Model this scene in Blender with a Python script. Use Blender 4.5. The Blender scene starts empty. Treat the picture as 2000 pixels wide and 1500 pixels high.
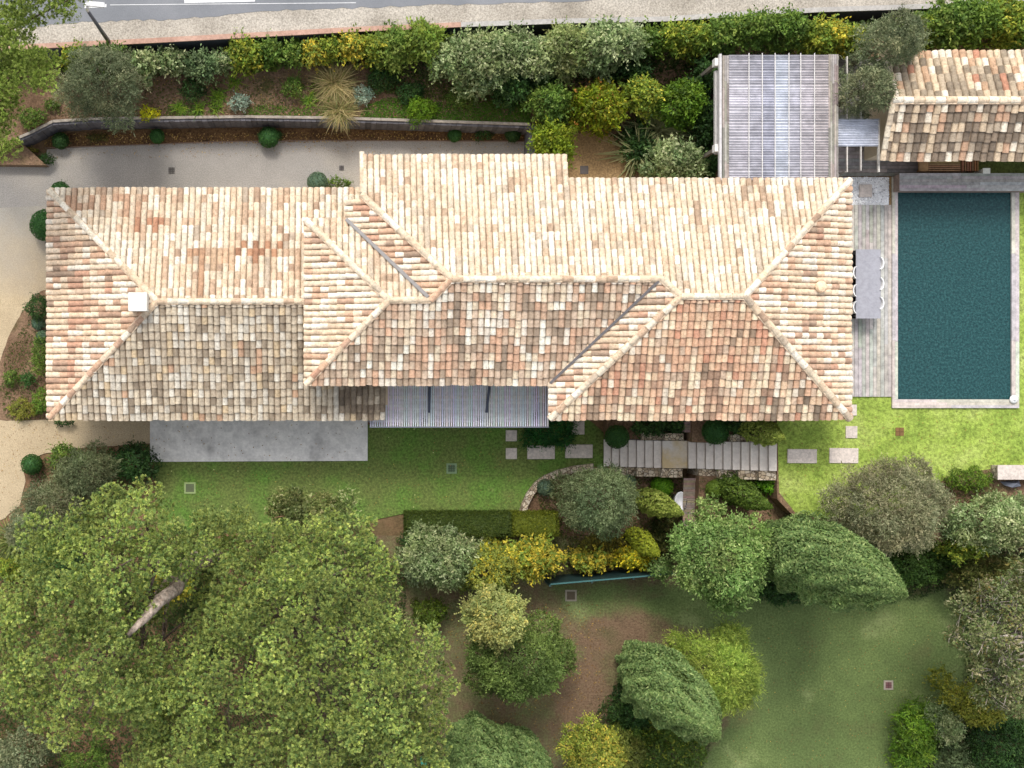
import bpy, math, random
import numpy as np
from mathutils import Vector, Matrix
random.seed(7); RNG = np.random.default_rng(7)
R = math.radians
SC = bpy.context.scene
COL = SC.collection

# ---------------------------------------------------------------- camera, light, exposure
CAM_H = 45.0; FPX = 2250.0; NX, NY = 650.0, 750.0
cam_d = bpy.data.cameras.new('camera'); cam = bpy.data.objects.new('camera', cam_d); COL.objects.link(cam)
cam.location = (0, 0, CAM_H); cam.rotation_euler = (0, 0, 0)
cam_d.sensor_width = 36; cam_d.lens = 36*FPX/2000; cam_d.shift_x = (1000-NX)/2000; cam_d.shift_y = 0
cam_d.clip_start = 0.5; cam_d.clip_end = 1500
SC.camera = cam
SUN_EL, SUN_AZ = 53.0, -12.0          # azimuth measured from +Y (top of the picture) towards +X
w = bpy.data.worlds.new('World'); SC.world = w; w.use_nodes = True
nt = w.node_tree; bg = nt.nodes['Background']
sky = nt.nodes.new('ShaderNodeTexSky'); sky.sky_type = 'NISHITA'; sky.sun_disc = False
sky.sun_elevation = R(SUN_EL); sky.sun_rotation = R(SUN_AZ); sky.dust_density = 3.0; sky.air_density = 1.0
hs = nt.nodes.new('ShaderNodeHueSaturation'); hs.inputs['Saturation'].default_value = 0.32   # hazy, thinly clouded sky
nt.links.new(sky.outputs[0], hs.inputs['Color']); nt.links.new(hs.outputs[0], bg.inputs[0]); bg.inputs[1].default_value = 0.15
sd = bpy.data.lights.new('sun', 'SUN'); so = bpy.data.objects.new('sun', sd); COL.objects.link(so)
sd.energy = 1.15; sd.angle = R(13); sd.color = (1.0, 0.95, 0.87)
dv = Vector((math.sin(R(SUN_AZ))*math.cos(R(SUN_EL)), math.cos(R(SUN_AZ))*math.cos(R(SUN_EL)), math.sin(R(SUN_EL))))
so.rotation_euler = dv.to_track_quat('Z', 'Y').to_euler(); so.location = (-10, 30, 60)
SC.view_settings.view_transform = 'Standard'; SC.view_settings.look = 'None'
SC.view_settings.exposure = 0.80; SC.view_settings.gamma = 1
SC.render.engine = 'CYCLES'

# ---------------------------------------------------------------- helpers
def P(px, py, z=0.0):                 # a point of the plan, measured on the photograph, at its real height
    k = (CAM_H-z)/FPX
    return Vector(((px-NX)*k, (NY-py)*k, z))
def S(r, g, b, f=1.0):                # sRGB 0..255 to linear
    o = []
    for c in (r, g, b):
        c /= 255.0
        o.append(min(1.0, f*(c/12.92 if c <= 0.04045 else ((c+0.055)/1.055)**2.4)))
    return tuple(o)
def tag(o, label=None, cat=None, group=None, kind=None):
    if label: o['label'] = label
    if cat: o['category'] = cat
    if group: o['group'] = group
    if kind: o['kind'] = kind
    return o
def empty(name, loc, label, cat, group=None):
    o = bpy.data.objects.new(name, None); COL.objects.link(o); o.location = loc; o.empty_display_size = .2
    return tag(o, label, cat, group)
def link(name, me, m, parent=None):
    if not me.materials: me.materials.append(m)
    o = bpy.data.objects.new(name, me); COL.objects.link(o)
    if parent is not None:
        o.parent = parent
        o.matrix_parent_inverse = Matrix.Translation(root_off(parent)).inverted()
    return o
def root_off(p):                      # parts are modelled in world coordinates; only top-level things carry an offset
    return Vector(p.location) if p.parent is None else Vector((0, 0, 0))
class MB:                             # collects faces, becomes ONE mesh object
    def __init__(s): s.v = []; s.f = []; s.c = []
    def add(s, vs, fs, col=(1, 1, 1)):
        n = len(s.v); s.v += [tuple(v) for v in vs]; s.f += [tuple(i+n for i in f) for f in fs]; s.c += [col]*len(vs)
    def box(s, a, b, col=(1, 1, 1), rz=0, taper=0):
        cx, cy = (a[0]+b[0])/2, (a[1]+b[1])/2; hx, hy = (b[0]-a[0])/2, (b[1]-a[1])/2
        vs = []
        for z, k in ((a[2], 0), (b[2], taper)):
            for sx, sy in ((-1, -1), (1, -1), (1, 1), (-1, 1)):
                x, y = sx*(hx-k), sy*(hy-k)
                vs.append((cx+x*math.cos(rz)-y*math.sin(rz), cy+x*math.sin(rz)+y*math.cos(rz), z))
        s.add(vs, [(3, 2, 1, 0), (4, 5, 6, 7), (0, 1, 5, 4), (1, 2, 6, 5), (2, 3, 7, 6), (3, 0, 4, 7)], col)
    def prism(s, pts, z0, z1, col=(1, 1, 1)):      # pts (x,y) any winding
        a = sum(pts[i][0]*pts[(i+1) % len(pts)][1]-pts[(i+1) % len(pts)][0]*pts[i][1] for i in range(len(pts)))
        if a < 0: pts = pts[::-1]
        n = len(pts)
        vs = [(p[0], p[1], z0) for p in pts]+[(p[0], p[1], z1) for p in pts]
        s.add(vs, [tuple(range(n-1, -1, -1)), tuple(range(n, 2*n))]+[(i, (i+1) % n, n+(i+1) % n, n+i) for i in range(n)], col)
    def bar(s, p, q, w, h, col=(1, 1, 1)):
        p, q = Vector(p), Vector(q); d = (q-p).normalized()
        u = d.cross(Vector((0, 0, 1)))
        if u.length < .01: u = Vector((1, 0, 0))
        u.normalize(); n = u.cross(d)
        vs = [e+u*a*w/2+n*b*h/2 for e in (p, q) for a, b in ((-1, -1), (1, -1), (1, 1), (-1, 1))]
        s.add(vs, [(3, 2, 1, 0), (4, 5, 6, 7), (0, 1, 5, 4), (1, 2, 6, 5), (2, 3, 7, 6), (3, 0, 4, 7)], col)
    def tube(s, pts, rad, n=8, col=(1, 1, 1)):
        rings = []; pts = [Vector(p) for p in pts]
        if not hasattr(rad, '__len__'): rad = [rad]*len(pts)
        for i, p in enumerate(pts):
            d = (pts[min(i+1, len(pts)-1)]-pts[max(i-1, 0)]).normalized()
            u = d.cross(Vector((0.31, 0.2, 1))); u = u.normalized() if u.length > .01 else Vector((1, 0, 0)); w_ = d.cross(u)
            rings.append([p+(u*math.cos(2*math.pi*k/n)+w_*math.sin(2*math.pi*k/n))*rad[i] for k in range(n)])
        vs = [v for r in rings for v in r]; fs = []
        for i in range(len(pts)-1):
            for k in range(n): fs.append((i*n+k, i*n+(k+1) % n, (i+1)*n+(k+1) % n, (i+1)*n+k))
        fs += [tuple(range(n-1, -1, -1)), tuple((len(pts)-1)*n+k for k in range(n))]
        s.add(vs, fs, col)
    def lathe(s, c, prof, n=16, col=(1, 1, 1), sx=1, sy=1):
        vs = []; fs = []
        for r, z in prof:
            for k in range(n): vs.append((c[0]+sx*r*math.cos(2*math.pi*k/n), c[1]+sy*r*math.sin(2*math.pi*k/n), c[2]+z))
        for i in range(len(prof)-1):
            for k in range(n): fs.append((i*n+k, i*n+(k+1) % n, (i+1)*n+(k+1) % n, (i+1)*n+k))
        fs += [tuple(range(n-1, -1, -1)), tuple((len(prof)-1)*n+k for k in range(n))]
        s.add(vs, fs, col)
    def build(s, name, m, parent=None, smooth=False):
        me = bpy.data.meshes.new(name); me.from_pydata(s.v, [], s.f)
        ca = me.color_attributes.new('Col', 'FLOAT_COLOR', 'POINT')
        ca.data.foreach_set('color', np.array([(*c[:3], 1.0) for c in s.c], 'f').ravel())
        if smooth: me.polygons.foreach_set('use_smooth', [True]*len(me.polygons))
        me.update()
        return link(name, me, m, parent)
def quads_mesh(name, V, C, tri=False):           # V (n,4,3), C (n,3)
    n = len(V); me = bpy.data.meshes.new(name)
    me.vertices.add(n*4); me.vertices.foreach_set('co', V.reshape(-1).astype('f'))
    me.loops.add(n*4); me.loops.foreach_set('vertex_index', np.arange(n*4, dtype='i'))
    me.polygons.add(n); me.polygons.foreach_set('loop_start', np.arange(0, n*4, 4, dtype='i'))
    me.polygons.foreach_set('loop_total', np.full(n, 4, 'i'))
    ca = me.color_attributes.new('Col', 'FLOAT_COLOR', 'POINT')
    cc = np.ones((n, 4, 4), 'f'); cc[:, :, :3] = C[:, None, :]
    ca.data.foreach_set('color', cc.reshape(-1))
    me.update(calc_edges=True); me.validate()
    return me

# ---------------------------------------------------------------- materials
def mk(name):
    m = bpy.data.materials.new(name); m.use_nodes = True
    return m, m.node_tree, m.node_tree.nodes['Principled BSDF']
def noise(nt, scale, detail=4, rough=.6, vec=None, dist=0):
    n = nt.nodes.new('ShaderNodeTexNoise'); n.inputs['Scale'].default_value = scale
    n.inputs['Detail'].default_value = detail; n.inputs['Roughness'].default_value = rough; n.inputs['Distortion'].default_value = dist
    if vec is None:
        t = nt.nodes.new('ShaderNodeNewGeometry'); vec = t.outputs['Position']
    nt.links.new(vec, n.inputs['Vector']); return n.outputs['Fac']
def ramp(nt, fac, stops):
    r = nt.nodes.new('ShaderNodeValToRGB'); e = r.color_ramp.elements
    while len(e) < len(stops): e.new(0.5)
    for i, (p, c) in enumerate(stops): e[i].position = p; e[i].color = (*c[:3], 1)
    nt.links.new(fac, r.inputs[0]); return r.outputs[0]
def mixc(nt, fac, a, b, mode='MIX'):
    m = nt.nodes.new('ShaderNodeMix'); m.data_type = 'RGBA'; m.blend_type = mode
    for sck, v in ((m.inputs[0], fac), (m.inputs[6], a), (m.inputs[7], b)):
        if hasattr(v, 'is_linked'): nt.links.new(v, sck)
        elif isinstance(v, (int, float)): sck.default_value = v
        else: sck.default_value = (*v[:3], 1)
    return m.outputs[2]
def bump(nt, b, h, strength, dist=.02):
    n = nt.nodes.new('ShaderNodeBump'); n.inputs['Strength'].default_value = strength; n.inputs['Distance'].default_value = dist
    nt.links.new(h, n.inputs['Height']); nt.links.new(n.outputs[0], b.inputs['Normal'])
def vary(nt, c, fac, lo, hi, p0=.33, p1=.67):      # lighter and darker without shifting the hue
    r = nt.nodes.new('ShaderNodeMapRange'); nt.links.new(fac, r.inputs[0])
    r.inputs[1].default_value = p0; r.inputs[2].default_value = p1; r.inputs[3].default_value = lo; r.inputs[4].default_value = hi
    m = nt.nodes.new('ShaderNodeVectorMath'); m.operation = 'SCALE'; nt.links.new(c, m.inputs[0]); nt.links.new(r.outputs[0], m.inputs['Scale'])
    return m.outputs[0]
def surf(name, big, small, bs=.3, ss=18, mixf=.5, rough=.9, bmp=.5, bd=.02, specks=None):
    """big: ramp stops over a broad noise; small: ramp stops over a fine one, mixed"""
    m, nt, b = mk(name)
    c1 = ramp(nt, noise(nt, bs, 5, .62), big); f = noise(nt, ss, 5, .75)
    c = vary(nt, c1, f, 1+(2*small[0][1][0]-1)*mixf*1.3, 1+(2*small[1][1][0]-1)*mixf*1.3, small[0][0], small[1][0])
    if specks:
        sc, thr, colr = specks
        v = nt.nodes.new('ShaderNodeTexVoronoi'); v.inputs['Scale'].default_value = sc
        g = nt.nodes.new('ShaderNodeNewGeometry'); nt.links.new(g.outputs['Position'], v.inputs['Vector'])
        k = nt.nodes.new('ShaderNodeMath'); k.operation = 'LESS_THAN'; k.inputs[1].default_value = thr; nt.links.new(v.outputs['Distance'], k.inputs[0])
        c = mixc(nt, k.outputs[0], c, colr)
    nt.links.new(c, b.inputs['Base Color']); b.inputs['Roughness'].default_value = rough
    b.inputs['Specular IOR Level'].default_value = .2
    if bmp: bump(nt, b, f, bmp, bd)
    return m
G = lambda v: (v, v, v)
def vcol(name, rough=.8, nsc=12, amt=.35, bmp=.3, spec=.2, metal=0, dark=.35, stain=None):
    """takes each piece's own colour and ages it a little"""
    m, nt, b = mk(name)
    a = nt.nodes.new('ShaderNodeAttribute'); a.attribute_name = 'Col'
    f = noise(nt, nsc, 6, .7)
    c = vary(nt, a.outputs['Color'], f, 1-amt*.9, 1+amt*.5)
    if stain:
        k = ramp(nt, noise(nt, stain[0], 5, .7), [(stain[1], G(0)), (stain[1]+.12, G(1))])
        c = mixc(nt, k, c, mixc(nt, .6, c, stain[2], 'MULTIPLY'))
    nt.links.new(c, b.inputs['Base Color']); b.inputs['Roughness'].default_value = rough
    b.inputs['Specular IOR Level'].default_value = spec; b.inputs['Metallic'].default_value = metal
    if bmp: bump(nt, b, f, bmp)
    return m
def lit_shade_blend():  # paints sunlit gravel sandy and shaded gravel grey, blending northward
    m = M['litshadegravel']; nt = m.node_tree; b = nt.nodes['Principled BSDF']; src = b.inputs['Base Color'].links[0].from_socket
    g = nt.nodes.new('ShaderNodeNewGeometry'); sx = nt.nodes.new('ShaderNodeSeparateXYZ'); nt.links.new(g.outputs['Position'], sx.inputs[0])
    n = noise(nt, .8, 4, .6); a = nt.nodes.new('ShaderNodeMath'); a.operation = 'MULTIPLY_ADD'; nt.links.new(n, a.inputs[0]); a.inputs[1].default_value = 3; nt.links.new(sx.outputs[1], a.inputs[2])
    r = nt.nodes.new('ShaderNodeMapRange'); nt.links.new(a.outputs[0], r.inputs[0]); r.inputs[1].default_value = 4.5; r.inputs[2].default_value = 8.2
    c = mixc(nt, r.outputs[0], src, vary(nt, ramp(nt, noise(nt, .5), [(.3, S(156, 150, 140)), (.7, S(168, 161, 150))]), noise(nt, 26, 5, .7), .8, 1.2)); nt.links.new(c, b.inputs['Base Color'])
def leafmat(name, tr=.33, rough=.55):
    m, nt, b = mk(name)
    a = nt.nodes.new('ShaderNodeAttribute'); a.attribute_name = 'Col'
    t = nt.nodes.new('ShaderNodeBsdfTranslucent'); mx = nt.nodes.new('ShaderNodeMixShader'); mx.inputs[0].default_value = tr
    nt.links.new(a.outputs['Color'], b.inputs['Base Color']); nt.links.new(a.outputs['Color'], t.inputs['Color'])
    b.inputs['Roughness'].default_value = rough; b.inputs['Specular IOR Level'].default_value = .25
    nt.links.new(b.outputs[0], mx.inputs[1]); nt.links.new(t.outputs[0], mx.inputs[2])
    nt.links.new(mx.outputs[0], nt.nodes['Material Output'].inputs['Surface'])
    return m
M = {}
M['leaf'] = leafmat('leaf')
M['needle'] = leafmat('needle', .3)
M['tile'] = vcol('clay_tile', .85, 7, .36, .35, stain=(15, .53, (.48, .43, .38)))
M['mortar'] = surf('mortar', [(.3, S(150, 125, 100)), (.7, S(190, 165, 138))], [(.3, G(.3)), (.7, G(.65))], 1, 14)
M['underlay'] = surf('tile_channel', [(.3, S(130, 110, 90)), (.7, S(170, 148, 124))], [(.3, G(.3)), (.7, G(.6))], .8, 12)
M['stucco'] = surf('stucco', [(.3, S(205, 185, 155)), (.7, S(225, 208, 182))], [(.3, G(.45)), (.7, G(.55))], 1, 10, bmp=.2)
M['white'] = surf('white_plaster', [(.3, S(222, 218, 208)), (.7, S(240, 236, 228))], [(.3, G(.45)), (.7, G(.55))], 2, 16, bmp=.2)
M['gravel'] = surf('drive_gravel', [(.32, S(138, 134, 128)), (.5, S(152, 147, 141)), (.68, S(166, 158, 146))], [(.35, G(.28)), (.65, G(.74))], .18, 26, .45, bmp=.6)
M['litshadegravel'] = surf('lit_shade_gravel', [(.3, S(168, 150, 122)), (.7, S(188, 170, 140))], [(.35, G(.3)), (.65, G(.72))], .35, 24, .45, bmp=.6)
lit_shade_blend()
M['darkgravel'] = surf('brown_gravel', [(.3, S(140, 115, 82)), (.7, S(165, 138, 100))], [(.35, G(.2)), (.65, G(.76))], .6, 16, .5, bmp=.8)
M['shoulder'] = surf('verge_gravel', [(.3, S(146, 138, 126)), (.5, S(170, 162, 150)), (.7, S(184, 176, 164))], [(.35, G(.2)), (.65, G(.8))], .5, 17, .5, bmp=.8)
M['asphalt'] = surf('asphalt', [(.3, S(108, 111, 115)), (.5, S(122, 124, 128)), (.7, S(140, 141, 144))], [(.35, G(.42)), (.65, G(.58))], .25, 20, .4, bmp=.3)
M['paint'] = surf('road_paint', [(.3, S(205, 205, 205)), (.7, S(228, 228, 226))], [(.35, G(.4)), (.65, G(.6))], 1, 14, .5, bmp=.2)
M['soil'] = surf('soil', [(.28, S(84, 64, 46)), (.42, S(112, 88, 68)), (.55, S(136, 110, 88)), (.7, S(92, 84, 52))], [(.35, G(.2)), (.65, G(.74))], .55, 13, .55, bmp=1, bd=.04)
M['mulch'] = surf('leaf_litter', [(.3, S(78, 58, 40)), (.7, S(128, 98, 66))], [(.35, G(.12)), (.65, G(.82))], 1.2, 11, .6, bmp=1, bd=.05)
M['soil2'] = surf('bare_earth', [(.3, S(70, 76, 44)), (.44, S(112, 92, 66)), (.6, S(136, 104, 80)), (.75, S(92, 90, 52))], [(.35, G(.25)), (.65, G(.7))], .28, 12, .5, bmp=.9, bd=.03)
M['lawnL'] = surf('lawn_dark', [(.3, S(104, 112, 62)), (.47, S(104, 120, 62)), (.62, S(94, 128, 54)), (.72, S(124, 130, 80))], [(.3, G(.12)), (.7, G(.86))], .45, 11, .62, bmp=1, bd=.05, specks=(2.2, .045, S(200, 205, 140)))
M['lawnR'] = surf('lawn_bright', [(.3, S(118, 142, 58)), (.5, S(148, 168, 76)), (.7, S(170, 182, 102))], [(.3, G(.12)), (.7, G(.84))], .7, 9, .6, bmp=1, bd=.05)
M['lawnD'] = surf('lawn_lower', [(.28, S(104, 102, 66)), (.40, S(92, 108, 62)), (.55, S(98, 118, 68)), (.72, S(120, 134, 84))], [(.3, G(.25)), (.7, G(.7))], .22, 12, .45, bmp=1, bd=.05)
M['concrete'] = surf('terrace_concrete', [(.3, S(166, 163, 160)), (.4, S(208, 205, 201)), (.5, S(226, 223, 218)), (.58, S(206, 203, 199)), (.7, S(240, 237, 231))], [(.35, G(.38)), (.65, G(.6))], .5, 5, .5, bmp=.2, bd=.01)
M['slab'] = surf('stone_slab', [(.3, S(196, 184, 174)), (.7, S(216, 204, 195))], [(.4, G(.35)), (.6, G(.58))], .8, 9, .5, bmp=.25)
M['tread'] = surf('stair_stone', [(.3, S(206, 196, 187)), (.7, S(224, 215, 207))], [(.35, G(.42)), (.65, G(.58))], .9, 8, .5, bmp=.3)
M['wood'] = vcol('weathered_wood', .8, 5, .4, .3)
M['metal'] = vcol('painted_metal', .45, 8, .2, .05, .4)
M['plastic'] = vcol('plastic_sheet', .25, 3, .35, .1, .5)
M['plain'] = vcol('painted', .6, 6, .2, .1)
M['bark'] = vcol('bark', .95, 7, .8, 1, stain=(5, .5, (.5, .42, .35)))
def _stone():
    m, nt, b = mk('rubble_stone')
    v = nt.nodes.new('ShaderNodeTexVoronoi'); v.inputs['Scale'].default_value = 7.5
    g = nt.nodes.new('ShaderNodeNewGeometry'); nt.links.new(g.outputs['Position'], v.inputs['Vector'])
    d = nt.nodes.new('ShaderNodeTexVoronoi'); d.feature = 'DISTANCE_TO_EDGE'; d.inputs['Scale'].default_value = 7.5; nt.links.new(g.outputs['Position'], d.inputs['Vector'])
    sep = nt.nodes.new('ShaderNodeSeparateColor'); nt.links.new(v.outputs['Color'], sep.inputs[0])
    c = ramp(nt, sep.outputs[0], [(0, S(150, 132, 110)), (.35, S(186, 168, 142)), (.7, S(206, 192, 170)), (1, S(170, 158, 142))])
    j = ramp(nt, d.outputs[0], [(.02, G(0)), (.09, G(1))])
    c = mixc(nt, j, S(96, 80, 64), c); nt.links.new(c, b.inputs['Base Color']); b.inputs['Roughness'].default_value = .9
    bump(nt, b, j, .8, .03); return m
M['stone'] = _stone()
def _pebble():
    m, nt, b = mk('white_pebbles')
    v = nt.nodes.new('ShaderNodeTexVoronoi'); v.inputs['Scale'].default_value = 13
    g = nt.nodes.new('ShaderNodeNewGeometry'); nt.links.new(g.outputs['Position'], v.inputs['Vector'])
    c = ramp(nt, v.outputs['Distance'], [(.3, S(246, 246, 246)), (.6, S(225, 225, 228)), (.85, S(120, 118, 116))])
    nt.links.new(c, b.inputs['Base Color']); bump(nt, b, v.outputs['Distance'], -1, .04); return m
M['pebble'] = _pebble()
def _water():
    m, nt, b = mk('pool_water')
    f = noise(nt, 12, 3, .7); c = ramp(nt, f, [(.32, (.008, .036, .04)), (.5, (.016, .062, .066)), (.7, (.035, .11, .11))])
    nt.links.new(c, b.inputs['Base Color']); b.inputs['Roughness'].default_value = .12; b.inputs['IOR'].default_value = 1.33
    bump(nt, b, f, .55, .05); return m
M['water'] = _water()

def sheet(name, pxs, z, m, thick=.0, **k):        # flat piece of the setting
    mb = MB(); pts = [tuple(P(x, y, z).xy) for x, y in pxs]
    if thick: mb.prism(pts, z-thick, z)
    else:
        a = sum(pts[i][0]*pts[(i+1) % len(pts)][1]-pts[(i+1) % len(pts)][0]*pts[i][1] for i in range(len(pts)))
        if a < 0: pts = pts[::-1]
        mb.add([(x, y, z) for x, y in pts], [tuple(range(len(pts)))])
    o = mb.build(name, m)
    if 'label' in k: tag(o, k['label'], k['cat'], k.get('group'))
    else: tag(o, kind='structure')
    return o
def wob(pts, n=6, amp=3, seed=0, closed=True):    # soften an outline: subdivide and wobble
    rr = random.Random(seed); out = []
    N = len(pts)
    for i in range(N if closed else N-1):
        a, b = pts[i], pts[(i+1) % N]
        for k in range(n):
            t = k/n; out.append((a[0]+(b[0]-a[0])*t+rr.uniform(-amp, amp)*(k > 0), a[1]+(b[1]-a[1])*t+rr.uniform(-amp, amp)*(k > 0)))
    return out

# ---------------------------------------------------------------- ground and levels
ZG, ZR, ZT = 1.1, 2.5, 2.4            # north garden, road, pool terrace
mb = MB(); mb.add([(-260, -260, -.03), (260, -260, -.03), (260, 260, -.03), (-260, 260, -.03)], [(0, 1, 2, 3)]); tag(mb.build('ground', M['soil2']), kind='structure')
mb = MB()
mb.prism([(-60, 13.6), (60, 15), (60, 200), (-60, 200)], -.5, ZR-.02)
tag(mb.build('road_bank', M['soil2']), kind='structure')
cop = [(-700, 128), (95, 90), (300, 80), (500, 69), (700, 58), (900, 49), (1100, 42), (1300, 38), (1450, 28), (1600, 20), (1850, 12), (2000, 4), (2600, -30)]
rd = [(-700, 90), (60, 52), (160, 44), (250, 40), (330, 38), (430, 30), (560, 20), (650, 17), (800, 12), (950, 7), (1100, 3), (1400, -12), (2000, -32), (2600, -50)]
sheet('road_verge', cop+[(2600, -900), (-700, -900)], ZR-.01, M['shoulder'], .4)
rde = []
rr = random.Random(5)
for i in range(len(rd)-1):
    for k in range(8):
        t = k/8; rde.append((rd[i][0]+(rd[i+1][0]-rd[i][0])*t, rd[i][1]+(rd[i+1][1]-rd[i][1])*t+rr.uniform(-2.2, 2.2)))
sheet('road', rde+[(2600, -260), (-700, -120)], ZR-.002, M['asphalt'])
mb = MB()
for q in ([(360, -9), (498, -13), (498, 3), (360, 6)], [(165, 10), (208, 8), (208, 14), (165, 16)]):
    pts = [tuple(P(x, y, ZR).xy) for x, y in q][::-1]; mb.add([(x, y, ZR+.004) for x, y in pts], [(0, 1, 2, 3)])
for i in range(12):
    x = 215+i*40; pts = [tuple(P(a, b, ZR).xy) for a, b in ((x, 9-i*.35), (x+40, 8.7-i*.35), (x+40, 9.9-i*.35), (x, 10.2-i*.35))][::-1]; mb.add([(a, b, ZR+.004) for a, b in pts], [(0, 1, 2, 3)])
tag(mb.build('road_marking', M['paint']), kind='structure')
# north garden terrace with its soil
WL = [(36, 272), (60, 262), (103, 240), (180, 235), (320, 233), (480, 231), (640, 233), (800, 238), (1036, 246)]
gard = [(-700, 300), (30, 285)]+WL+[(1042, 380), (1400, 380), (1400, 90)]
top = [(x, y+24) for x, y in cop if x <= 1450][::-1]
sheet('garden_terrace', gard+[(1420, 60)]+top, ZG, M['soil'], 1.2)
sheet('garden_gravel', wob([(1112, 262), (1150, 258), (1195, 262), (1215, 290), (1225, 330), (1225, 380), (1108, 380), (1104, 300)], 5, 3, 3), ZG+.004, M['darkgravel'])
# drive, gravel, terrace
sheet('drive', wob([(-700, 322), (88, 320), (92, 292), (200, 284), (420, 277), (640, 274), (1034, 276), (1034, 420), (120, 400), (60, 470), (-700, 500)], 4, 1.2, 4), .004, M['gravel'])
sheet('gravel_court', wob([(-700, 440), (130, 400), (130, 560), (80, 568), (50, 600), (20, 650), (2, 700), (-20, 760), (-12, 820), (40, 822), (300, 800), (300, 866), (190, 872), (90, 885), (45, 905), (50, 940), (40, 985), (10, 1012), (-60, 1040), (-700, 1100)], 4, 1.5, 8), .008, M['litshadegravel'])
sheet('leaf_litter_bed', wob([(88, 290), (110, 262), (200, 255), (480, 250), (800, 250), (1034, 252), (1034, 275), (640, 274), (420, 277), (200, 284)], 3, .8, 9), .012, M['mulch'])
mb = MB()
for a, b in (((88, 289), (420, 277)), ((420, 277), (640, 274)), ((640, 274), (1034, 276))):
    mb.bar(P(*a, .03), P(*b, .03), .03, .06, S(120, 95, 75))
tag(mb.build('bed_edging', M['metal']), 'thin rusty steel edging strip between the leaf litter bed and the drive', 'edging')
sheet('house_bed', wob([(120, 560), (80, 568), (50, 600), (20, 650), (2, 700), (-20, 760), (-12, 820), (40, 822), (130, 818)], 4, 1, 11), .014, M['soil'])
sheet('lawn', wob([(300, 880), (600, 880), (700, 830), (1150, 820), (1186, 850), (1186, 912), (1120, 912), (1075, 928), (1042, 955), (1022, 998), (790, 1003), (600, 1040), (310, 1040)], 4, .8, 12), .016, M['lawnL'])
o = sheet('terrace', [(293, 790), (718, 790), (718, 900), (293, 902)], .1, M['concrete'], .2)
def sdist(px, py, poly): return edged(px, py, poly)*(1 if inpoly(px, py, poly) else -1)
def inpoly(x, y, poly):
    c = False; j = len(poly)-1
    for i in range(len(poly)):
        if (poly[i][1] > y) != (poly[j][1] > y) and x < (poly[j][0]-poly[i][0])*(y-poly[i][1])/(poly[j][1]-poly[i][1])+poly[i][0]: c = not c
        j = i
    return c
def edged(x, y, poly):
    best = 1e9
    for i in range(len(poly)):
        a, b = poly[i], poly[(i+1) % len(poly)]; dx, dy = b[0]-a[0], b[1]-a[1]
        t = max(0, min(1, ((x-a[0])*dx+(y-a[1])*dy)/(dx*dx+dy*dy+1e-9))); best = min(best, math.hypot(x-a[0]-t*dx, y-a[1]-t*dy))
    return best
def lower_garden():
    lawn = [(1230, 1180), (1330, 1150), (1500, 1170), (1700, 1180), (1840, 1150), (1900, 1230), (1870, 1400), (1800, 1500), (1790, 1800), (1330, 1800), (1370, 1500), (1430, 1400), (1440, 1300), (1390, 1230), (1300, 1215)]
    thin = [(1070, 1130), (1330, 1140), (1330, 1180), (1230, 1200), (1130, 1220), (1090, 1180)]
    bare = [(1130, 1225), (1230, 1200), (1300, 1220), (1230, 1260), (1180, 1290), (1170, 1420), (1110, 1440), (1100, 1330), (1140, 1290)]
    x0, x1, y0, y1, st = 600, 2200, 1046, 1800, 9
    nx, ny = int((x1-x0)/st)+1, int((y1-y0)/st)+1
    V, C = [], []
    for j in range(ny):
        for i in range(nx):
            px, py = x0+i*st, y0+j*st; V.append((*P(px, py, 0).xy, .002))
            g_ = max(min(1, max(0, .5+sdist(px, py, lawn)/46)), .55*min(1, max(0, .6+sdist(px, py, thin)/40)), .30)
            b_ = min(1, max(0, .5+sdist(px, py, bare)/70)); C.append((g_*(1-b_*.9), b_, 0))
    F = [(j*nx+i, (j+1)*nx+i, (j+1)*nx+i+1, j*nx+i+1) for j in range(ny-1) for i in range(nx-1)]
    m, nt, b = mk('lower_garden_ground'); at = nt.nodes.new('ShaderNodeAttribute'); at.attribute_name = 'Col'
    sep = nt.nodes.new('ShaderNodeSeparateColor'); nt.links.new(at.outputs['Color'], sep.inputs[0])
    n1 = noise(nt, 1.3, 6, .72); n2 = noise(nt, 13, 5, .75)
    def mth(op, a, b2):
        q = nt.nodes.new('ShaderNodeMath'); q.operation = op
        for k_, v in ((0, a), (1, b2)):
            if hasattr(v, 'is_linked'): nt.links.new(v, q.inputs[k_])
            else: q.inputs[k_].default_value = v
        return q.outputs[0]
    k1 = mth('ADD', sep.outputs[0], mth('MULTIPLY', mth('ADD', n1, mth('MULTIPLY', n2, .6)), .9)); 
    mask = ramp(nt, mth('MULTIPLY', k1, .5), [(.44, G(0)), (.66, G(1))])
    earth = ramp(nt, noise(nt, .7, 5, .65), [(.3, S(96, 82, 64)), (.5, S(124, 102, 82)), (.7, S(100, 94, 66))])
    grass = ramp(nt, noise(nt, .4, 6, .62), [(.3, S(98, 104, 66)), (.45, S(98, 114, 68)), (.58, S(108, 124, 74)), (.7, S(134, 146, 94))])
    c = vary(nt, mixc(nt, mask, earth, grass), n2, .58, 1.4); nt.links.new(c, b.inputs['Base Color']); b.inputs['Roughness'].default_value = .95; b.inputs['Specular IOR Level'].default_value = .1
    bump(nt, b, n2, 1, .05)
    mb = MB(); mb.v = V; mb.f = F; mb.c = C; tag(mb.build('lower_lawn', m), kind='structure')
lower_garden()
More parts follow.
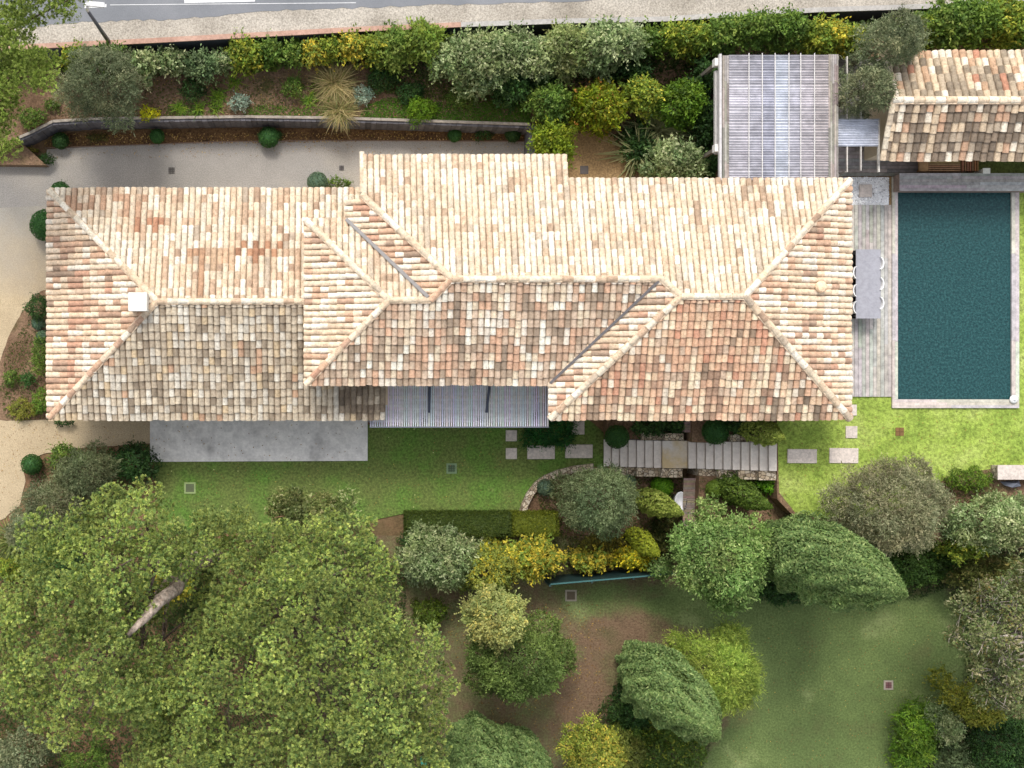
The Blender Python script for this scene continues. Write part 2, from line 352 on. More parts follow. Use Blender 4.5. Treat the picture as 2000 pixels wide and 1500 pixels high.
# pool terrace (raised), beds beside the stairs
def raised(name, pxs, z, m, z0=-.2):
    mb = MB(); mb.prism([tuple(P(x, y, z).xy) for x, y in pxs], z0, z); return tag(mb.build(name, m), kind='structure')
raised('pool_terrace', [(1398, 85), (1750, 75), (2700, 40), (2700, 1075), (1900, 1070), (1700, 1035), (1600, 1018), (1545, 1003), (1518, 975), (1516, 700), (1398, 700)], ZT, M['soil'])
sheet('upper_lawn', wob([(1517, 810), (1700, 760), (1700, 770), (1985, 790), (1985, 340), (2700, 300), (2700, 905), (1940, 915), (1850, 930), (1800, 980), (1700, 1010), (1605, 1012), (1552, 1000), (1522, 962)], 4, .6, 15), ZT+.004, M['lawnR'])
sheet('grass_strip', [(1900, 300), (2300, 300), (2300, 345), (1900, 345)], ZT+.008, M['lawnL'])
raised('stair_bed', [(1365, 930), (1516, 930), (1516, 980), (1540, 1005), (1500, 1040), (1365, 1010)], 1.5, M['soil'])
raised('eave_bed', [(1186, 790), (1350, 790), (1350, 862), (1186, 856)], .6, M['soil'])
raised('eave_bed', [(1352, 780), (1516, 780), (1516, 868), (1352, 864)], 1.7, M['soil'])
sheet('planting_bed', wob([(1186, 915), (1120, 915), (1078, 930), (1045, 957), (1024, 1000), (1090, 1040), (1330, 1060), (1340, 930), (1300, 925)], 4, 1, 17), .02, M['soil'])

# ---------------------------------------------------------------- roof tiles
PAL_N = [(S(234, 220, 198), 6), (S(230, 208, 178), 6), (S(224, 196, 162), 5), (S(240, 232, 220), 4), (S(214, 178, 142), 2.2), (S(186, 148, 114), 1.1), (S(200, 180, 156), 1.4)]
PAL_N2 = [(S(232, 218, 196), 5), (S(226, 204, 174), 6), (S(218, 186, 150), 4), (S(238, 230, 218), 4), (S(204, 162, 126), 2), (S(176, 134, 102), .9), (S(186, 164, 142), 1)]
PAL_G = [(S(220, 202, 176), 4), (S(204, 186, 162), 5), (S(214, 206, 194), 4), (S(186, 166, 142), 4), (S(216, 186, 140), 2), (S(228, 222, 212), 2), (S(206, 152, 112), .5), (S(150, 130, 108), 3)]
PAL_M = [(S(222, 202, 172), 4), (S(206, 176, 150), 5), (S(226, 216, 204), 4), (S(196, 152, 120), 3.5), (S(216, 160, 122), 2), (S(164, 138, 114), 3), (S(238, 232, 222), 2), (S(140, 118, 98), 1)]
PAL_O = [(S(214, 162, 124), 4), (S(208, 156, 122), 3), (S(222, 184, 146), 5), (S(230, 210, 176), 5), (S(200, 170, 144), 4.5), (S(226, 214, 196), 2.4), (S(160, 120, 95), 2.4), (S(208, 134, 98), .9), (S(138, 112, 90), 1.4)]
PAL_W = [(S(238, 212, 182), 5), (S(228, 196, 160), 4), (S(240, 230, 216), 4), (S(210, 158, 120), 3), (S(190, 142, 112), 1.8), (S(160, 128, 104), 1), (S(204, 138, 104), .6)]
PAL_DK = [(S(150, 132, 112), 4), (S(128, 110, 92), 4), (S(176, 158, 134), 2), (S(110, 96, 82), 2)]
def pick(pal, rr):
    t = rr.uniform(0, sum(w for _, w in pal))
    for c, w_ in pal:
        t -= w_
        if t <= 0: break
    tw = sum(w for _, w in pal); mean = [sum(q[i]*w for q, w in pal)/tw for i in range(3)]
    g_ = sum(c)/3; c = [(v*.8+mean[i]*.2) for i, v in enumerate(c)]; g_ = sum(c)/3; c = [g_+(v-g_)*.70 for v in c]
    k = rr.uniform(.88, 1.06); return tuple(min(.86, v*k*t_) for v, t_ in zip(c, (1.0, .975, .9)))
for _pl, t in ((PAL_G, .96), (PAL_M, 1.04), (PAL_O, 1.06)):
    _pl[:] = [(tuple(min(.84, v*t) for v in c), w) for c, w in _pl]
def span(poly, a):                   # poly as (a,s): interval of s at a
    xs = []
    for i in range(len(poly)):
        (a0, s0), (a1, s1) = poly[i], poly[(i+1) % len(poly)]
        if (a0 <= a < a1) or (a1 <= a < a0): xs.append(s0+(s1-s0)*(a-a0)/(a1-a0))
    xs.sort(); return xs
SPC, ROW = .212, .302
def barrel(mb, lo, up, across, nrm, r0, r1, col, seg=6, lift0=.04, lift1=.008):
    vs = []
    for c, r, l in ((lo, r0, lift0), (up, r1, lift1)):
        for k in range(seg+1):
            t = math.pi*(.02+.96*k/seg)
            vs.append(c+across*(-math.cos(t)*r)+nrm*(math.sin(t)*r*.8+l))
    fs = [(k, k+1, seg+2+k, seg+1+k) for k in range(seg)]
    fs = [f[::-1] for f in fs]
    n = len(vs); vs.append(lo+nrm*(lift0-.03)); fs += [(n, k+1, k) for k in range(seg)]    # lip of the open end
    mb.add(vs, fs, col)
def slope(tmb, smb, poly, z_at, down, pal, seed, patch=None, eave_over=.04):
    """poly: world (x,y) outline; z_at(x,y): plane; down: horizontal unit vector pointing to the eave"""
    rr = random.Random(seed)
    d = Vector((*down, 0)); ac = Vector((-down[1], down[0], 0))
    as_ = [(p[0]*ac.x+p[1]*ac.y, p[0]*d.x+p[1]*d.y) for p in poly]
    a0, a1 = min(p[0] for p in as_), max(p[0] for p in as_)
    def W(a, s):
        x = ac.x*a+d.x*s; y = ac.y*a+d.y*s; return Vector((x, y, z_at(x, y)))
    dd = (W(0, 1)-W(0, 0)).normalized(); nrm = ac.cross(dd); nrm = nrm if nrm.z > 0 else -nrm; nrm.normalize()
    st = ROW*math.hypot(dd.x, dd.y)
    smax = max(p[1] for p in as_)
    n = max(1, round((a1-a0)/SPC)); w_ = (a1-a0)/n
    for i in range(n):
        a = a0+w_*(i+.5); xs = span(as_, a)
        for j in range(0, len(xs)-1, 2):
            lo_s, hi = xs[j+1], xs[j]
            full = abs(lo_s-smax) < .03
            base = smax+eave_over if full else smax+eave_over-st*math.floor((smax+eave_over-lo_s)/st)
            lim = lo_s+(eave_over if full else .05)
            s = base; wv = rr.uniform(-.008, .008); ph = rr.uniform(-.05, .05)+.03*math.sin(a*1.7+seed)
            row = int(round((smax+eave_over-base)/st))
            prev = None
            while s > hi:
                top = max(hi, s-st-.05)
                lo = min(s+ph*.5+rr.uniform(-.012, .012), lim)
                if lo-top > .06:
                    j1, j2 = rr.uniform(-.011, .011)+wv, rr.uniform(-.011, .011)+wv
                    if prev is not None and rr.random() < .22: c = prev
                    else: c = pick(pal, rr)
                    if patch:
                        q = W(a, s)
                        for (ppx, ppy, rx, ry, pp) in patch:
                            if abs(q.x-ppx) < rx and abs(q.y-ppy) < ry and rr.random() < .6: c = pick(pp, rr)
                    prev = c
                    k = .93+.05*rr.random()
                    barrel(tmb, W(a+j1, lo)+nrm*.01, W(a+j2, top), ac, nrm, w_*.5*k*1.04, w_*.5*k*.86, c, 6, .020+rr.uniform(0, .018), .002)
                s -= st; row += 1
    pts = [Vector((p[0], p[1], z_at(p[0], p[1]))) for p in poly]
    n = len(pts); up = Vector((0, 0, 1))
    vs = [p+nrm*.012 for p in pts]+[p-Vector((0, 0, .14)) for p in pts]
    f = tuple(range(n))
    ar = sum(pts[i].x*pts[(i+1) % n].y-pts[(i+1) % n].x*pts[i].y for i in range(n))
    if ar < 0: f = f[::-1]
    smb.add(vs, [f, tuple(n+k for k in f[::-1])]+[(i, (i+1) % n, n+(i+1) % n, n+i) for i in range(n)])
def ridge(mb, p, q, pal, seed, r=.105, ln=.36, lift=.03, mortar=True):
    rr = random.Random(seed); p, q = Vector(p), Vector(q); L = (q-p).length; d = (q-p)/L
    ac = d.cross(Vector((0, 0, 1))).normalized(); nrm = ac.cross(d); nrm = nrm if nrm.z > 0 else -nrm
    if mortar: mb.bar(p+nrm*.03, q+nrm*.03, r*2.25, .13, S(214, 192, 166))
    n = max(1, int(L/ln))
    for i in range(n):
        a = p+d*(L*i/n); b = p+d*(L*(i+1)/n+.05)
        j = ac*rr.uniform(-.012, .012)
        barrel(mb, a+j, b+j, ac, nrm, r*1.06, r*.92, pick(pal, rr), 7, lift+.05, lift+.02)
pt = .33
villa = empty('villa', (4, 3, 0), 'long single house with hipped roofs of pale barrel tiles in the middle of the garden', 'house')
def v3(x, y, z): return Vector((x, y, z))
# --- west wing
ea = 3.3; AN, AS, AW = 7.04, -1.26, -10.29; ym = (AN+AS)/2; hf = (AN-AS)/2; ra = ea+pt*hf; ax = AW+hf
t, s_, rdg = MB(), MB(), MB()
ptc = [(-4.3, 4.6, .8, .35, [(S(196, 146, 106), 6), (S(214, 176, 138), 3)]), (-2.5, 4.9, .9, .25, [(S(196, 138, 96), 3), (S(170, 116, 80), 2)]), (-8.2, 6.7, 1.6, .3, [(S(196, 146, 110), 3), (S(228, 206, 178), 3)]), (-6.5, 6.0, .6, .2, [(S(190, 130, 92), 3)])]
slope(t, s_, [(AW, AN), (1.0, AN), (1.0, 5.4), (-.8, 5.4), (-.8, ym), (ax, ym)], lambda x, y: ea+pt*(AN-y), (0, 1), PAL_N2, 1, ptc)
slope(t, s_, [(AW, AS), (1.9, AS), (1.9, .5), (-.8, .5), (-.8, ym), (ax, ym)], lambda x, y: ea+pt*(y-AS), (0, -1), PAL_G, 2, [(1.2, -.4, 1.0, 1.2, PAL_DK), (-.4, .8, .5, 1.2, PAL_G)])  # dark tiles at the east end paint the shade below the upper eave
slope(t, s_, [(AW, AN), (AW, AS), (ax, ym)], lambda x, y: ea+pt*(x-AW), (-1, 0), PAL_W, 3, [(-9.3, 1, .3, 3, [(S(200, 142, 110), 3), (S(222, 190, 160), 3)])])
ridge(rdg, v3(AW+.05, AN-.05, ea), v3(ax, ym, ra), PAL_N2, 4); ridge(rdg, v3(AW+.05, AS+.05, ea), v3(ax, ym, ra), PAL_W, 5)
ridge(rdg, v3(ax, ym, ra), v3(-.98, ym, ra), PAL_N, 6, .1)
roofA = t.build('roof', M['tile'], villa); tag(roofA, 'lower hipped tile roof of the west wing with grey weathered south slope')
s_.build('roof_deck', M['underlay'], roofA); rdg.build('ridge_tiles', M['tile'], roofA)
# --- upper roof: blocks B, C, D
eb = 4.85
BN, BW = 5.71, -.946; bh = BN/2; rb = eb+pt*bh
CW, CN = .48, 7.1; ch = CN/2; rc = eb+pt*ch
DS, DW, DE = -1.21, 7.55, 18.0; dm = (CN+DS)/2; dh = (CN-DS)/2; rdz = eb+pt*dh
NE = 7.98
t, s_, rdg = MB(), MB(), MB()
zN = lambda x, y: eb+pt*(CN-y); zS = lambda x, y: eb+pt*y
slope(t, s_, [(BW, 0), (BW, BN), (BW+bh, bh)], lambda x, y: eb+pt*(x-BW), (-1, 0), PAL_W[:3]*2+PAL_W[3:5], 11)
slope(t, s_, [(BW, BN), (CW, BN), (CW+bh, bh), (BW+bh, bh)], lambda x, y: eb+pt*(BN-y), (0, 1), PAL_N, 12)
slope(t, s_, [(CW, BN), (CW, 6.42), (1.08, 6.42), (CW+ch, ch), (CW+bh, bh)], lambda x, y: eb+pt*(x-CW), (-1, 0), PAL_W, 13)
roofB = t.build('roof', M['tile'], villa); tag(roofB, 'small west facing hipped tile slopes where the roof steps up')
s_.build('roof_deck', M['underlay'], roofB)
ridge(rdg, v3(BW, BN, eb), v3(BW+bh, bh, rb), PAL_N, 14); ridge(rdg, v3(BW, 0, eb), v3(BW+bh, bh, rb), PAL_W, 15)
ridge(rdg, v3(BW+bh, bh, rb), v3(CW+bh, bh, rb), PAL_N, 16); ridge(rdg, v3(CW+bh, bh, rb), v3(CW+ch, ch, rc), PAL_W, 17)
ridge(rdg, v3(1.0, 6.55, eb+pt*.55), v3(CW+ch, ch, rc), PAL_N, 18)
rdg.build('ridge_tiles', M['tile'], roofB)
g = MB(); g.bar(v3(CW-.02, BN+.02, eb+.13), v3(CW+bh-.1, bh+.1, rb+.12), .12, .05, S(124, 120, 118)); g.build('valley_gutter', M['metal'], roofB)
t, s_, rdg = MB(), MB(), MB()
slope(t, s_, [(1.0, NE), (8.2, NE), (8.2, CN), (13.95, CN), (13.95, dm), (11.7, dm), (DW+ch, ch), (CW+ch, ch), (1.0, 6.58)], zN, (0, 1), PAL_N, 21, eave_over=.05)
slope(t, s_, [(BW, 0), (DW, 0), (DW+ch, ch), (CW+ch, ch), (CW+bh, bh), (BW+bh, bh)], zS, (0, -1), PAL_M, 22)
roofC = t.build('roof', M['tile'], villa); tag(roofC, 'middle tile roof, pale cream north slope and mottled south slope above the terrace')
s_.build('roof_deck', M['underlay'], roofC)
ridge(rdg, v3(CW+ch, ch, rc), v3(DW+ch, ch, rc), PAL_N, 24)
g = MB(); g.bar(v3(DW, .03, eb+.13), v3(DW+ch-.1, ch-.07, rc+.10), .085, .05, S(104, 100, 100)); g.build('valley_gutter', M['metal'], roofC)
rdg.build('ridge_tiles', M['tile'], roofC); rdg = MB()
for yy in np.arange(6.65, NE, .3): barrel(rdg, v3(1.02, yy+.3, zN(0, yy+.3)+.03), v3(1.02, yy, zN(0, yy)+.03), v3(1, 0, 0), v3(0, 0, 1), .09, .08, pick(PAL_N, random))
rdg.build('verge_tiles', M['tile'], roofC)
t, s_, rdg = MB(), MB(), MB()
slope(t, s_, [(13.95, CN), (DE, CN), (13.952, dm)], zN, (0, 1), PAL_N, 31, eave_over=.05)
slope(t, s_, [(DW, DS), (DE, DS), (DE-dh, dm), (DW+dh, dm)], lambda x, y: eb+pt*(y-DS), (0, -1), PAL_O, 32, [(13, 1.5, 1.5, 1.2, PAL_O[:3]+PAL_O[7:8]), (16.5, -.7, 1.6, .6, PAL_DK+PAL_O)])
slope(t, s_, [(DE, CN), (DE, DS), (DE-dh, dm)], lambda x, y: eb+pt*(DE-x), (1, 0), PAL_W[:3]*2+PAL_W[3:], 33)
slope(t, s_, [(DW, DS), (DW, 0), (DW+ch, ch), (DW+dh, dm)], lambda x, y: eb+pt*(x-DW), (-1, 0), PAL_W[:3]*2+PAL_W[3:], 34)
roofD = t.build('roof', M['tile'], villa); tag(roofD, 'east hipped tile roof with orange toned south slope')
s_.build('roof_deck', M['underlay'], roofD)
ridge(rdg, v3(DE, CN, eb), v3(DE-dh, dm, rdz), PAL_N2, 35); ridge(rdg, v3(DE, DS, eb), v3(DE-dh, dm, rdz), PAL_N2, 36, .115)
ridge(rdg, v3(DW, DS, eb), v3(DW+dh, dm, rdz), PAL_N2, 37); ridge(rdg, v3(DW+dh, dm, rdz), v3(DE-dh, dm, rdz), PAL_N, 38)
ridge(rdg, v3(DW+ch, ch, rc), v3(DW+dh, dm, rdz), PAL_N, 39)
rdg.build('ridge_tiles', M['tile'], roofD)
# walls
mb = MB()
mb.box((AW+.5, AS+.5, 0), (2, AN-.5, 3.25)); mb.box((-.6, .4, 0), (1.2, 5.3, 4.8)); mb.box((1.2, .4, 0), (DE-.5, 6.6, 4.79)); mb.box((DW+.4, DS+.5, .02), (DE-.55, 1, 4.75)); mb.box((1.3, 6, .03), (8, 7.4, 4.5))
mb.build('wall', M['stucco'], villa)
# windows on the long sides
for i, (x, y, z0, z1, wd, nsd) in enumerate([(-7, AS+.5, .1, 2.3, 1.6, -1), (-4, AS+.5, .1, 2.3, 1.6, -1), (-1, AS+.5, .1, 2.3, 1.6, -1), (4.5, .4, .1, 2.3, 3, -1), (10, DS+.5, 3, 4.2, 1.2, -1), (15, DS+.5, 2.5, 4.5, 1.6, -1), (-6, AN-.5, .9, 2.2, 1.2, 1), (-2, AN-.5, .9, 2.2, 1.2, 1)]):
    f = MB(); a = (x-wd/2, y+nsd*.0 if nsd > 0 else y-.05, z0); b = (x+wd/2, y+.05 if nsd > 0 else y, z1); f.box(a, b, S(120, 125, 120)); fr = f.build('window', M['plain'], villa)
    f = MB(); f.box((x-wd/2+.08, y+(.052 if nsd > 0 else -.06), z0+.08), (x+wd/2-.08, y+(.06 if nsd > 0 else -.052), z1-.08), S(50, 60, 65)); f.build('pane', M['plastic'], fr)
# chimney and roof vent
c = MB(); q = P(268, 589, 5.3); c.box((q.x-.3, q.y-.3, 4.2), (q.x+.3, q.y+.3, 5.15)); ch_ = c.build('chimney', M['white'], villa)
c = MB(); c.box((q.x-.33, q.y-.33, 5.151), (q.x+.33, q.y+.33, 5.25), taper=.015); c.build('chimney_cap', M['white'], ch_)
c = MB(); q = P(1604, 560, 5.5); c.lathe((q.x, q.y, 5.1), [(.12, 0), (.12, .35), (.2, .36), (.2, .42), (.16, .48), (.02, .52)], 16, S(236, 205, 172)); c.build('roof_vent', M['tile'], villa)

# ---------------------------------------------------------------- shed
shed = empty('pool_house', (24, 10, ZT), 'small outbuilding with double pitched tile roof north of the pool', 'outbuilding')
t, s_, rdg = MB(), MB(), MB()
se = 4.65; SN = P(0, 103, se).y; SS = P(0, 312, se).y; sm = (SN+SS)/2; sp = .42; sr = se+sp*(SN-sm); SX = P(1722, 0, se).x
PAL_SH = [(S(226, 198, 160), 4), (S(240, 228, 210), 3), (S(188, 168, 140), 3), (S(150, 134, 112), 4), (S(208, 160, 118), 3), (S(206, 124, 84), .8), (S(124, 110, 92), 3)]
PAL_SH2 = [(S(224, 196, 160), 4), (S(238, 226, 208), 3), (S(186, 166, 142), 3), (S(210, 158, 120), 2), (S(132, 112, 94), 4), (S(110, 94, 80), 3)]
_sp = SPC; SPC = .24; ROW = .34
slope(t, s_, [(SX, SN), (SX+8, SN), (SX+8, sm), (SX, sm)], lambda x, y: se+sp*(SN-y), (0, 1), PAL_SH, 41)
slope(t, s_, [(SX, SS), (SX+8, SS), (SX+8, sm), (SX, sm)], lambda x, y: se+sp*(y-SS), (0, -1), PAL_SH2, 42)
SPC = _sp; ROW = .302
ridge(rdg, v3(SX-.05, sm, sr), v3(SX+8, sm, sr), PAL_N, 43, .12)
for y0, y1, sg in ((SN, sm, 1), (SS, sm, -1)):
    ridge(rdg, v3(SX+.0, y0, se), v3(SX+.0, y1, sr), PAL_N, 44, .1, mortar=False)
rf = t.build('roof', M['tile'], shed); s_.build('roof_deck', M['underlay'], rf); rdg.build('ridge_tiles', M['tile'], rf)
mb = MB(); mb.box((SX+.4, SS+.4, ZT-.1), (SX+7.6, SN-.4, se-.02)); mb.build('wall', M['stucco'], shed)

# ---------------------------------------------------------------- boundary and retaining walls
def wallrun(name, pxs, z0, z1, th, m, label, cat, cap=None, capm=None, group=None, col=(1, 1, 1), capcol=(1, 1, 1), capw=.05, ztop=None):
    p0 = P(*pxs[0], z1)
    if cap: root = empty(name, (p0.x, p0.y, z0), label, cat, group)
    mb = MB(); cb = MB()
    pts = [P(x, y, z1) for x, y in pxs]
    for part, zz0, zz1, w_, c in ((mb, z0, z1, th, col), (cb, z1+.001, z1+.07, th+capw, capcol)):
        L = []; Rr = []
        for i, p in enumerate(pts):
            d = (pts[min(i+1, len(pts)-1)]-pts[max(i-1, 0)]); d.z = 0; d.normalize(); nn = Vector((-d.y, d.x, 0))
            L.append(p+nn*w_/2); Rr.append(p-nn*w_/2)
        for i in range(len(pts)-1):
            part.prism([tuple(L[i].xy), tuple(L[i+1].xy), tuple(Rr[i+1].xy), tuple(Rr[i].xy)], zz0, zz1, c)
    if cap:
        mb.build('wall', m, root); cb.build('coping', capm, root); return root
    o = mb.build(name, m); tag(o, label, cat, group); return o
M['navy'] = surf('painted_render', [(.3, S(62, 66, 74)), (.7, S(84, 88, 98))], [(.3, G(.4)), (.7, G(.6))], .5, 6, bmp=.2)
M['pink'] = surf('terracotta_coping', [(.3, S(168, 132, 116)), (.7, S(194, 160, 142))], [(.3, G(.3)), (.7, G(.65))], 1, 9)
M['greyc'] = surf('grey_coping', [(.3, S(160, 156, 152)), (.7, S(186, 182, 176))], [(.3, G(.3)), (.7, G(.65))], 1, 9)
wallrun('boundary_wall', cop[:6], ZG-.5, 2.55, .13, M['navy'], 'dark retaining wall with terracotta coping between the road verge and the garden', 'wall', True, M['pink'])
wallrun('boundary_wall', [(x, y) for x, y in cop[5:]], ZG-.5, 2.56, .13, M['navy'], 'dark retaining wall with grey coping along the right part of the road', 'wall', True, M['greyc'])
# sleeper retaining wall: individual vertical boards
mb = MB(); rr = random.Random(3)
ww = empty('retaining_wall', P(500, 240, 0), 'dark timber sleeper retaining wall holding up the garden terrace above the drive', 'wall')
for i in range(len(WL)-1):
    a, b = P(*WL[i], 1.15), P(*WL[i+1], 1.15); L = (b-a).length; d = (b-a)/L; n = max(1, int(L/.2))
    for k in range(n):
        p = a+d*(L*k/n); q = a+d*(L*(k+1)/n-.012); g_ = rr.uniform(.75, 1.3); o_ = Vector((0, -rr.uniform(.08, .1), 0))
        mb.add([p+o_-v3(0, 0, 1.16), q+o_-v3(0, 0, 1.16), q+o_, p+o_, p+v3(0, .1, -1.16), q+v3(0, .1, -1.16), q+v3(0, .1, 0), p+v3(0, .1, 0)],
               [(0, 1, 2, 3), (3, 2, 6, 7), (5, 4, 7, 6), (0, 3, 7, 4), (1, 5, 6, 2)], tuple(v*g_ for v in S(96, 94, 98)))
mb.build('boards', M['wood'], ww)
mb = MB()
for i in range(len(WL)-1):
    mb.bar(P(*WL[i], 1.19)+v3(0, .06, 0), P(*WL[i+1], 1.19)+v3(0, .06, 0), .1, .05, S(160, 150, 138))
mb.build('coping', M['wood'], ww)
mb = MB(); a = P(1038, 246, 1.2); b = P(1044, 335, 1.2); mb.box((a.x-.08, b.y, 0), (a.x+.12, a.y, 1.25), S(92, 92, 96)); tag(mb.build('garden_wall', M['wood']), 'short dark wall closing the east end of the drive', 'wall')
mb = MB(); mb.prism([tuple(P(x, y, .5).xy) for x, y in ((-300, 270), (30, 285), (36, 274), (90, 322), (-300, 318))], 0, .45)
tag(mb.build('soil_mound', M['soil']), kind='structure')

# ---------------------------------------------------------------- stairs
stair = empty('staircase', P(1340, 890, 0), 'long straight stone staircase with a middle landing climbing from left lawn to pool lawn', 'staircase')
NB = 17; xs = []
X0, X1 = P(1180, 0, .1).x, P(1515, 0, ZT).x
YN, YS = P(0, 859, .1).y, P(0, 910, .1).y
lw = (X1-X0-.95)/17; x = X0; z = .12; rs = (ZT-.12)/16
land = None
for i in range(18):
    wdt = .95 if i == 7 else lw
    mb = MB(); rr = random.uniform(.96, 1.03)
    mb.box((x, YS, 0 if i == 0 else z-.9 if z > .9 else 0), (x+wdt-.012, YN, z))
    mb.box((x-.025, YS-.01, z), (x+wdt-.03, YN+.01, z+.035))
    if i == 7:
        mb.build('landing', surf('landing_stone', [(.40, S(196, 174, 136)), (.6, S(206, 198, 190))], [(.35, G(.42)), (.65, G(.58))], .8, 8, .4), stair)
    else: mb.build('tread', M['tread'], stair)
    x += wdt; z += rs
    if i == 17: z -= rs
# rubble walls that step along
def stepwall(name, label, x0, x1, y0, y1, z0, z1, n):
    mb = MB()
    for k in range(n):
        a = x0+(x1-x0)*k/n; b = x0+(x1-x0)*(k+1)/n; mb.box((a, y0, -.1), (b-.001, y1, z0+(z1-z0)*k/max(1, n-1)))
    return tag(mb.build(name, M['stone']), label, 'wall')
mx = P(1345, 0, 1.3).x
stepwall('stone_wall', 'rubble stone wall along the south side of the lower flight of stairs', X0+.3, mx-.2, YS-.36, YS-.03, .3, 1.2, 3)
stepwall('stone_wall', 'rubble stone wall along the south side of the upper flight of stairs', mx+.35, X1, YS-.36, YS-.03, 1.4, 2.45, 4)
stepwall('stone_wall', 'low rubble wall north of the lower flight, beside the round topiary', X0+.5, mx-.15, YN+.03, YN+.3, .5, 1.2, 3)
stepwall('stone_wall', 'low rubble wall north of the upper flight, under the leaning conifer', mx+.3, X1-.5, YN+.03, YN+.3, 1.4, 2.3, 4)
mb = MB(); mb.box((mx+.39, P(0, 1010, 1.3).y, 0), (mx+.64, YS-.37, 1.35)); tag(mb.build('stone_wall', M['stone']), 'short rubble wall running south from the stair beside the timber path', 'wall')
mb = MB(); rr = random.Random(9)
for k in range(24):
    y = YS-.4-k*.075*1.15; 
    if k < 22: mb.box((mx-.12, y-.078, 1.0), (mx+.37, y, 1.1-.012*k+rr.uniform(0, .01)), tuple(v*rr.uniform(.85, 1.1) for v in S(150, 132, 118)))
tag(mb.build('timber_path', M['wood']), 'narrow weathered board path leading south from the stair landing', 'path')
mb = MB()
for k in range(9): mb.box((mx-.2, YN+.35+k*.1, 1.0), (mx+.25, YN+.44+k*.1, 1.5), tuple(v*rr.uniform(.85, 1.1) for v in S(150, 132, 118)))
tag(mb.build('timber_path', M['wood']), 'short board path between the stair and the house eave', 'path')
# curved stone kerb
arc = [(1022, 1000), (1026, 985), (1036, 965), (1050, 947), (1068, 934), (1090, 925), (1120, 917), (1160, 912)]
wallrun('garden_kerb', arc, 0, .22, .26, M['stone'], 'curved low stone kerb around the planting bed at the lawn edge', 'kerb')

# ---------------------------------------------------------------- slabs, covers
def slab(q, z, label, name='stepping_slab', group=None, m=None, th=.06, cat='paving slab'):
    x0, y0, x1, y1 = q; a, b = P(x0, y1, z), P(x1, y0, z); mb = MB(); mb.box((a.x, a.y, z-.08), (b.x, b.y, z), S(200, 188, 178), rz=R(random.uniform(-.6, .6)), taper=.01)
    return tag(mb.build(name, m or M['slab']), label, cat, group)
gs = 'stone slabs set in the lawns'
for q, z, l in (((988, 840, 1010, 862), .07, 'small square slab nearest the slatted pergola'), ((988, 875, 1010, 897), .07, 'small square slab south of the other square one, left of the oblong slabs'),
                ((1030, 870, 1084, 897), .075, 'oblong slab partly covered by the dark green shrub'), ((1104, 868, 1158, 895), .07, 'oblong slab just left of the foot of the stairs'),
                ((1117, 822, 1142, 849), .07, 'small slab under the eave above the oblong slab by the stairs'), ((1538, 877, 1596, 905), ZT+.05, 'oblong slab just right of the top of the stairs'),
                ((1620, 875, 1677, 905), ZT+.05, 'oblong slab on the bright lawn above the big olive tree'), ((1652, 832, 1675, 856), ZT+.05, 'small square slab on the bright lawn below the roof corner'),
                ((1645, 790, 1674, 812), ZT+.05, 'small slab half hidden by the south east roof corner')):
    slab(q, z, l, group=gs)
def cover(cx, cy, r, z, label, col, frame=None, grid=0, rz=0, cat='drain cover'):
    q = P(cx, cy, z); k = (CAM_H-z)/FPX*r; root = empty('drain_cover', (q.x, q.y, z), label, cat, 'drain and manhole covers')
    mb = MB(); mb.box((q.x-k, q.y-k, z-.02), (q.x+k, q.y+k, z+.02), col, rz=rz)
    if grid:
        for i in range(1, grid): 
            t_ = -k+2*k*i/grid; mb.box((q.x-k, q.y+t_-.012, z+.021), (q.x+k, q.y+t_+.012, z+.03), tuple(v*.6 for v in col), rz=0); mb.box((q.x+t_-.012, q.y-k, z+.0215), (q.x+t_+.012, q.y+k, z+.0305), tuple(v*.6 for v in col))
    mb.build('lid', M['plain'], root)
    if frame:
        fb = MB(); e = .06
        for a, b in (((-k-e, -k-e), (k+e, -k)), ((-k-e, k), (k+e, k+e)), ((-k-e, -k), (-k, k)), ((k, -k), (k+e, k))): fb.box((q.x+a[0], q.y+a[1], z-.02), (q.x+b[0], q.y+b[1], z+.025), frame)
        fb.build('frame', M['plain'], root)
cover(335, 333, 6, .01, 'dark square drain cover in the grey drive, left of the other one', S(92, 88, 84), grid=3)
cover(667, 328, 4.5, .01, 'dark square drain cover in the grey drive above the roof step', S(92, 86, 84), grid=2)
cover(1141, 332, 8, ZG+.01, 'dark square manhole cover in the brown gravel', S(96, 90, 88))
cover(371, 953, 8, .02, 'square manhole with pale frame in the left lawn above the pine', S(96, 104, 76), S(150, 168, 112))
cover(882, 915, 7, .02, 'faint green round-cornered grate in the middle of the left lawn', S(92, 112, 84), S(124, 146, 112), 4)
cover(1757, 843, 8, ZT+.01, 'rusty brown grate in the bright lawn below the pool', S(126, 96, 62), grid=2)
cover(1735, 1338, 6, .01, 'small brick coloured drain cover in the lower lawn', S(110, 78, 78), S(160, 150, 138), 2)
cover(1115, 1163, 8, .01, 'tilted square frame in the bare grass below the green fence', S(104, 92, 74), S(168, 158, 142), rz=0)
mb = MB(); q = P(828, 1490, .5); mb.box((q.x-.1, q.y-.1, 0), (q.x+.1, q.y+.1, .5), S(70, 165, 145)); tag(mb.build('valve_box', M['plain']), 'small turquoise box on the ground beside the bottom pine edge', 'box')

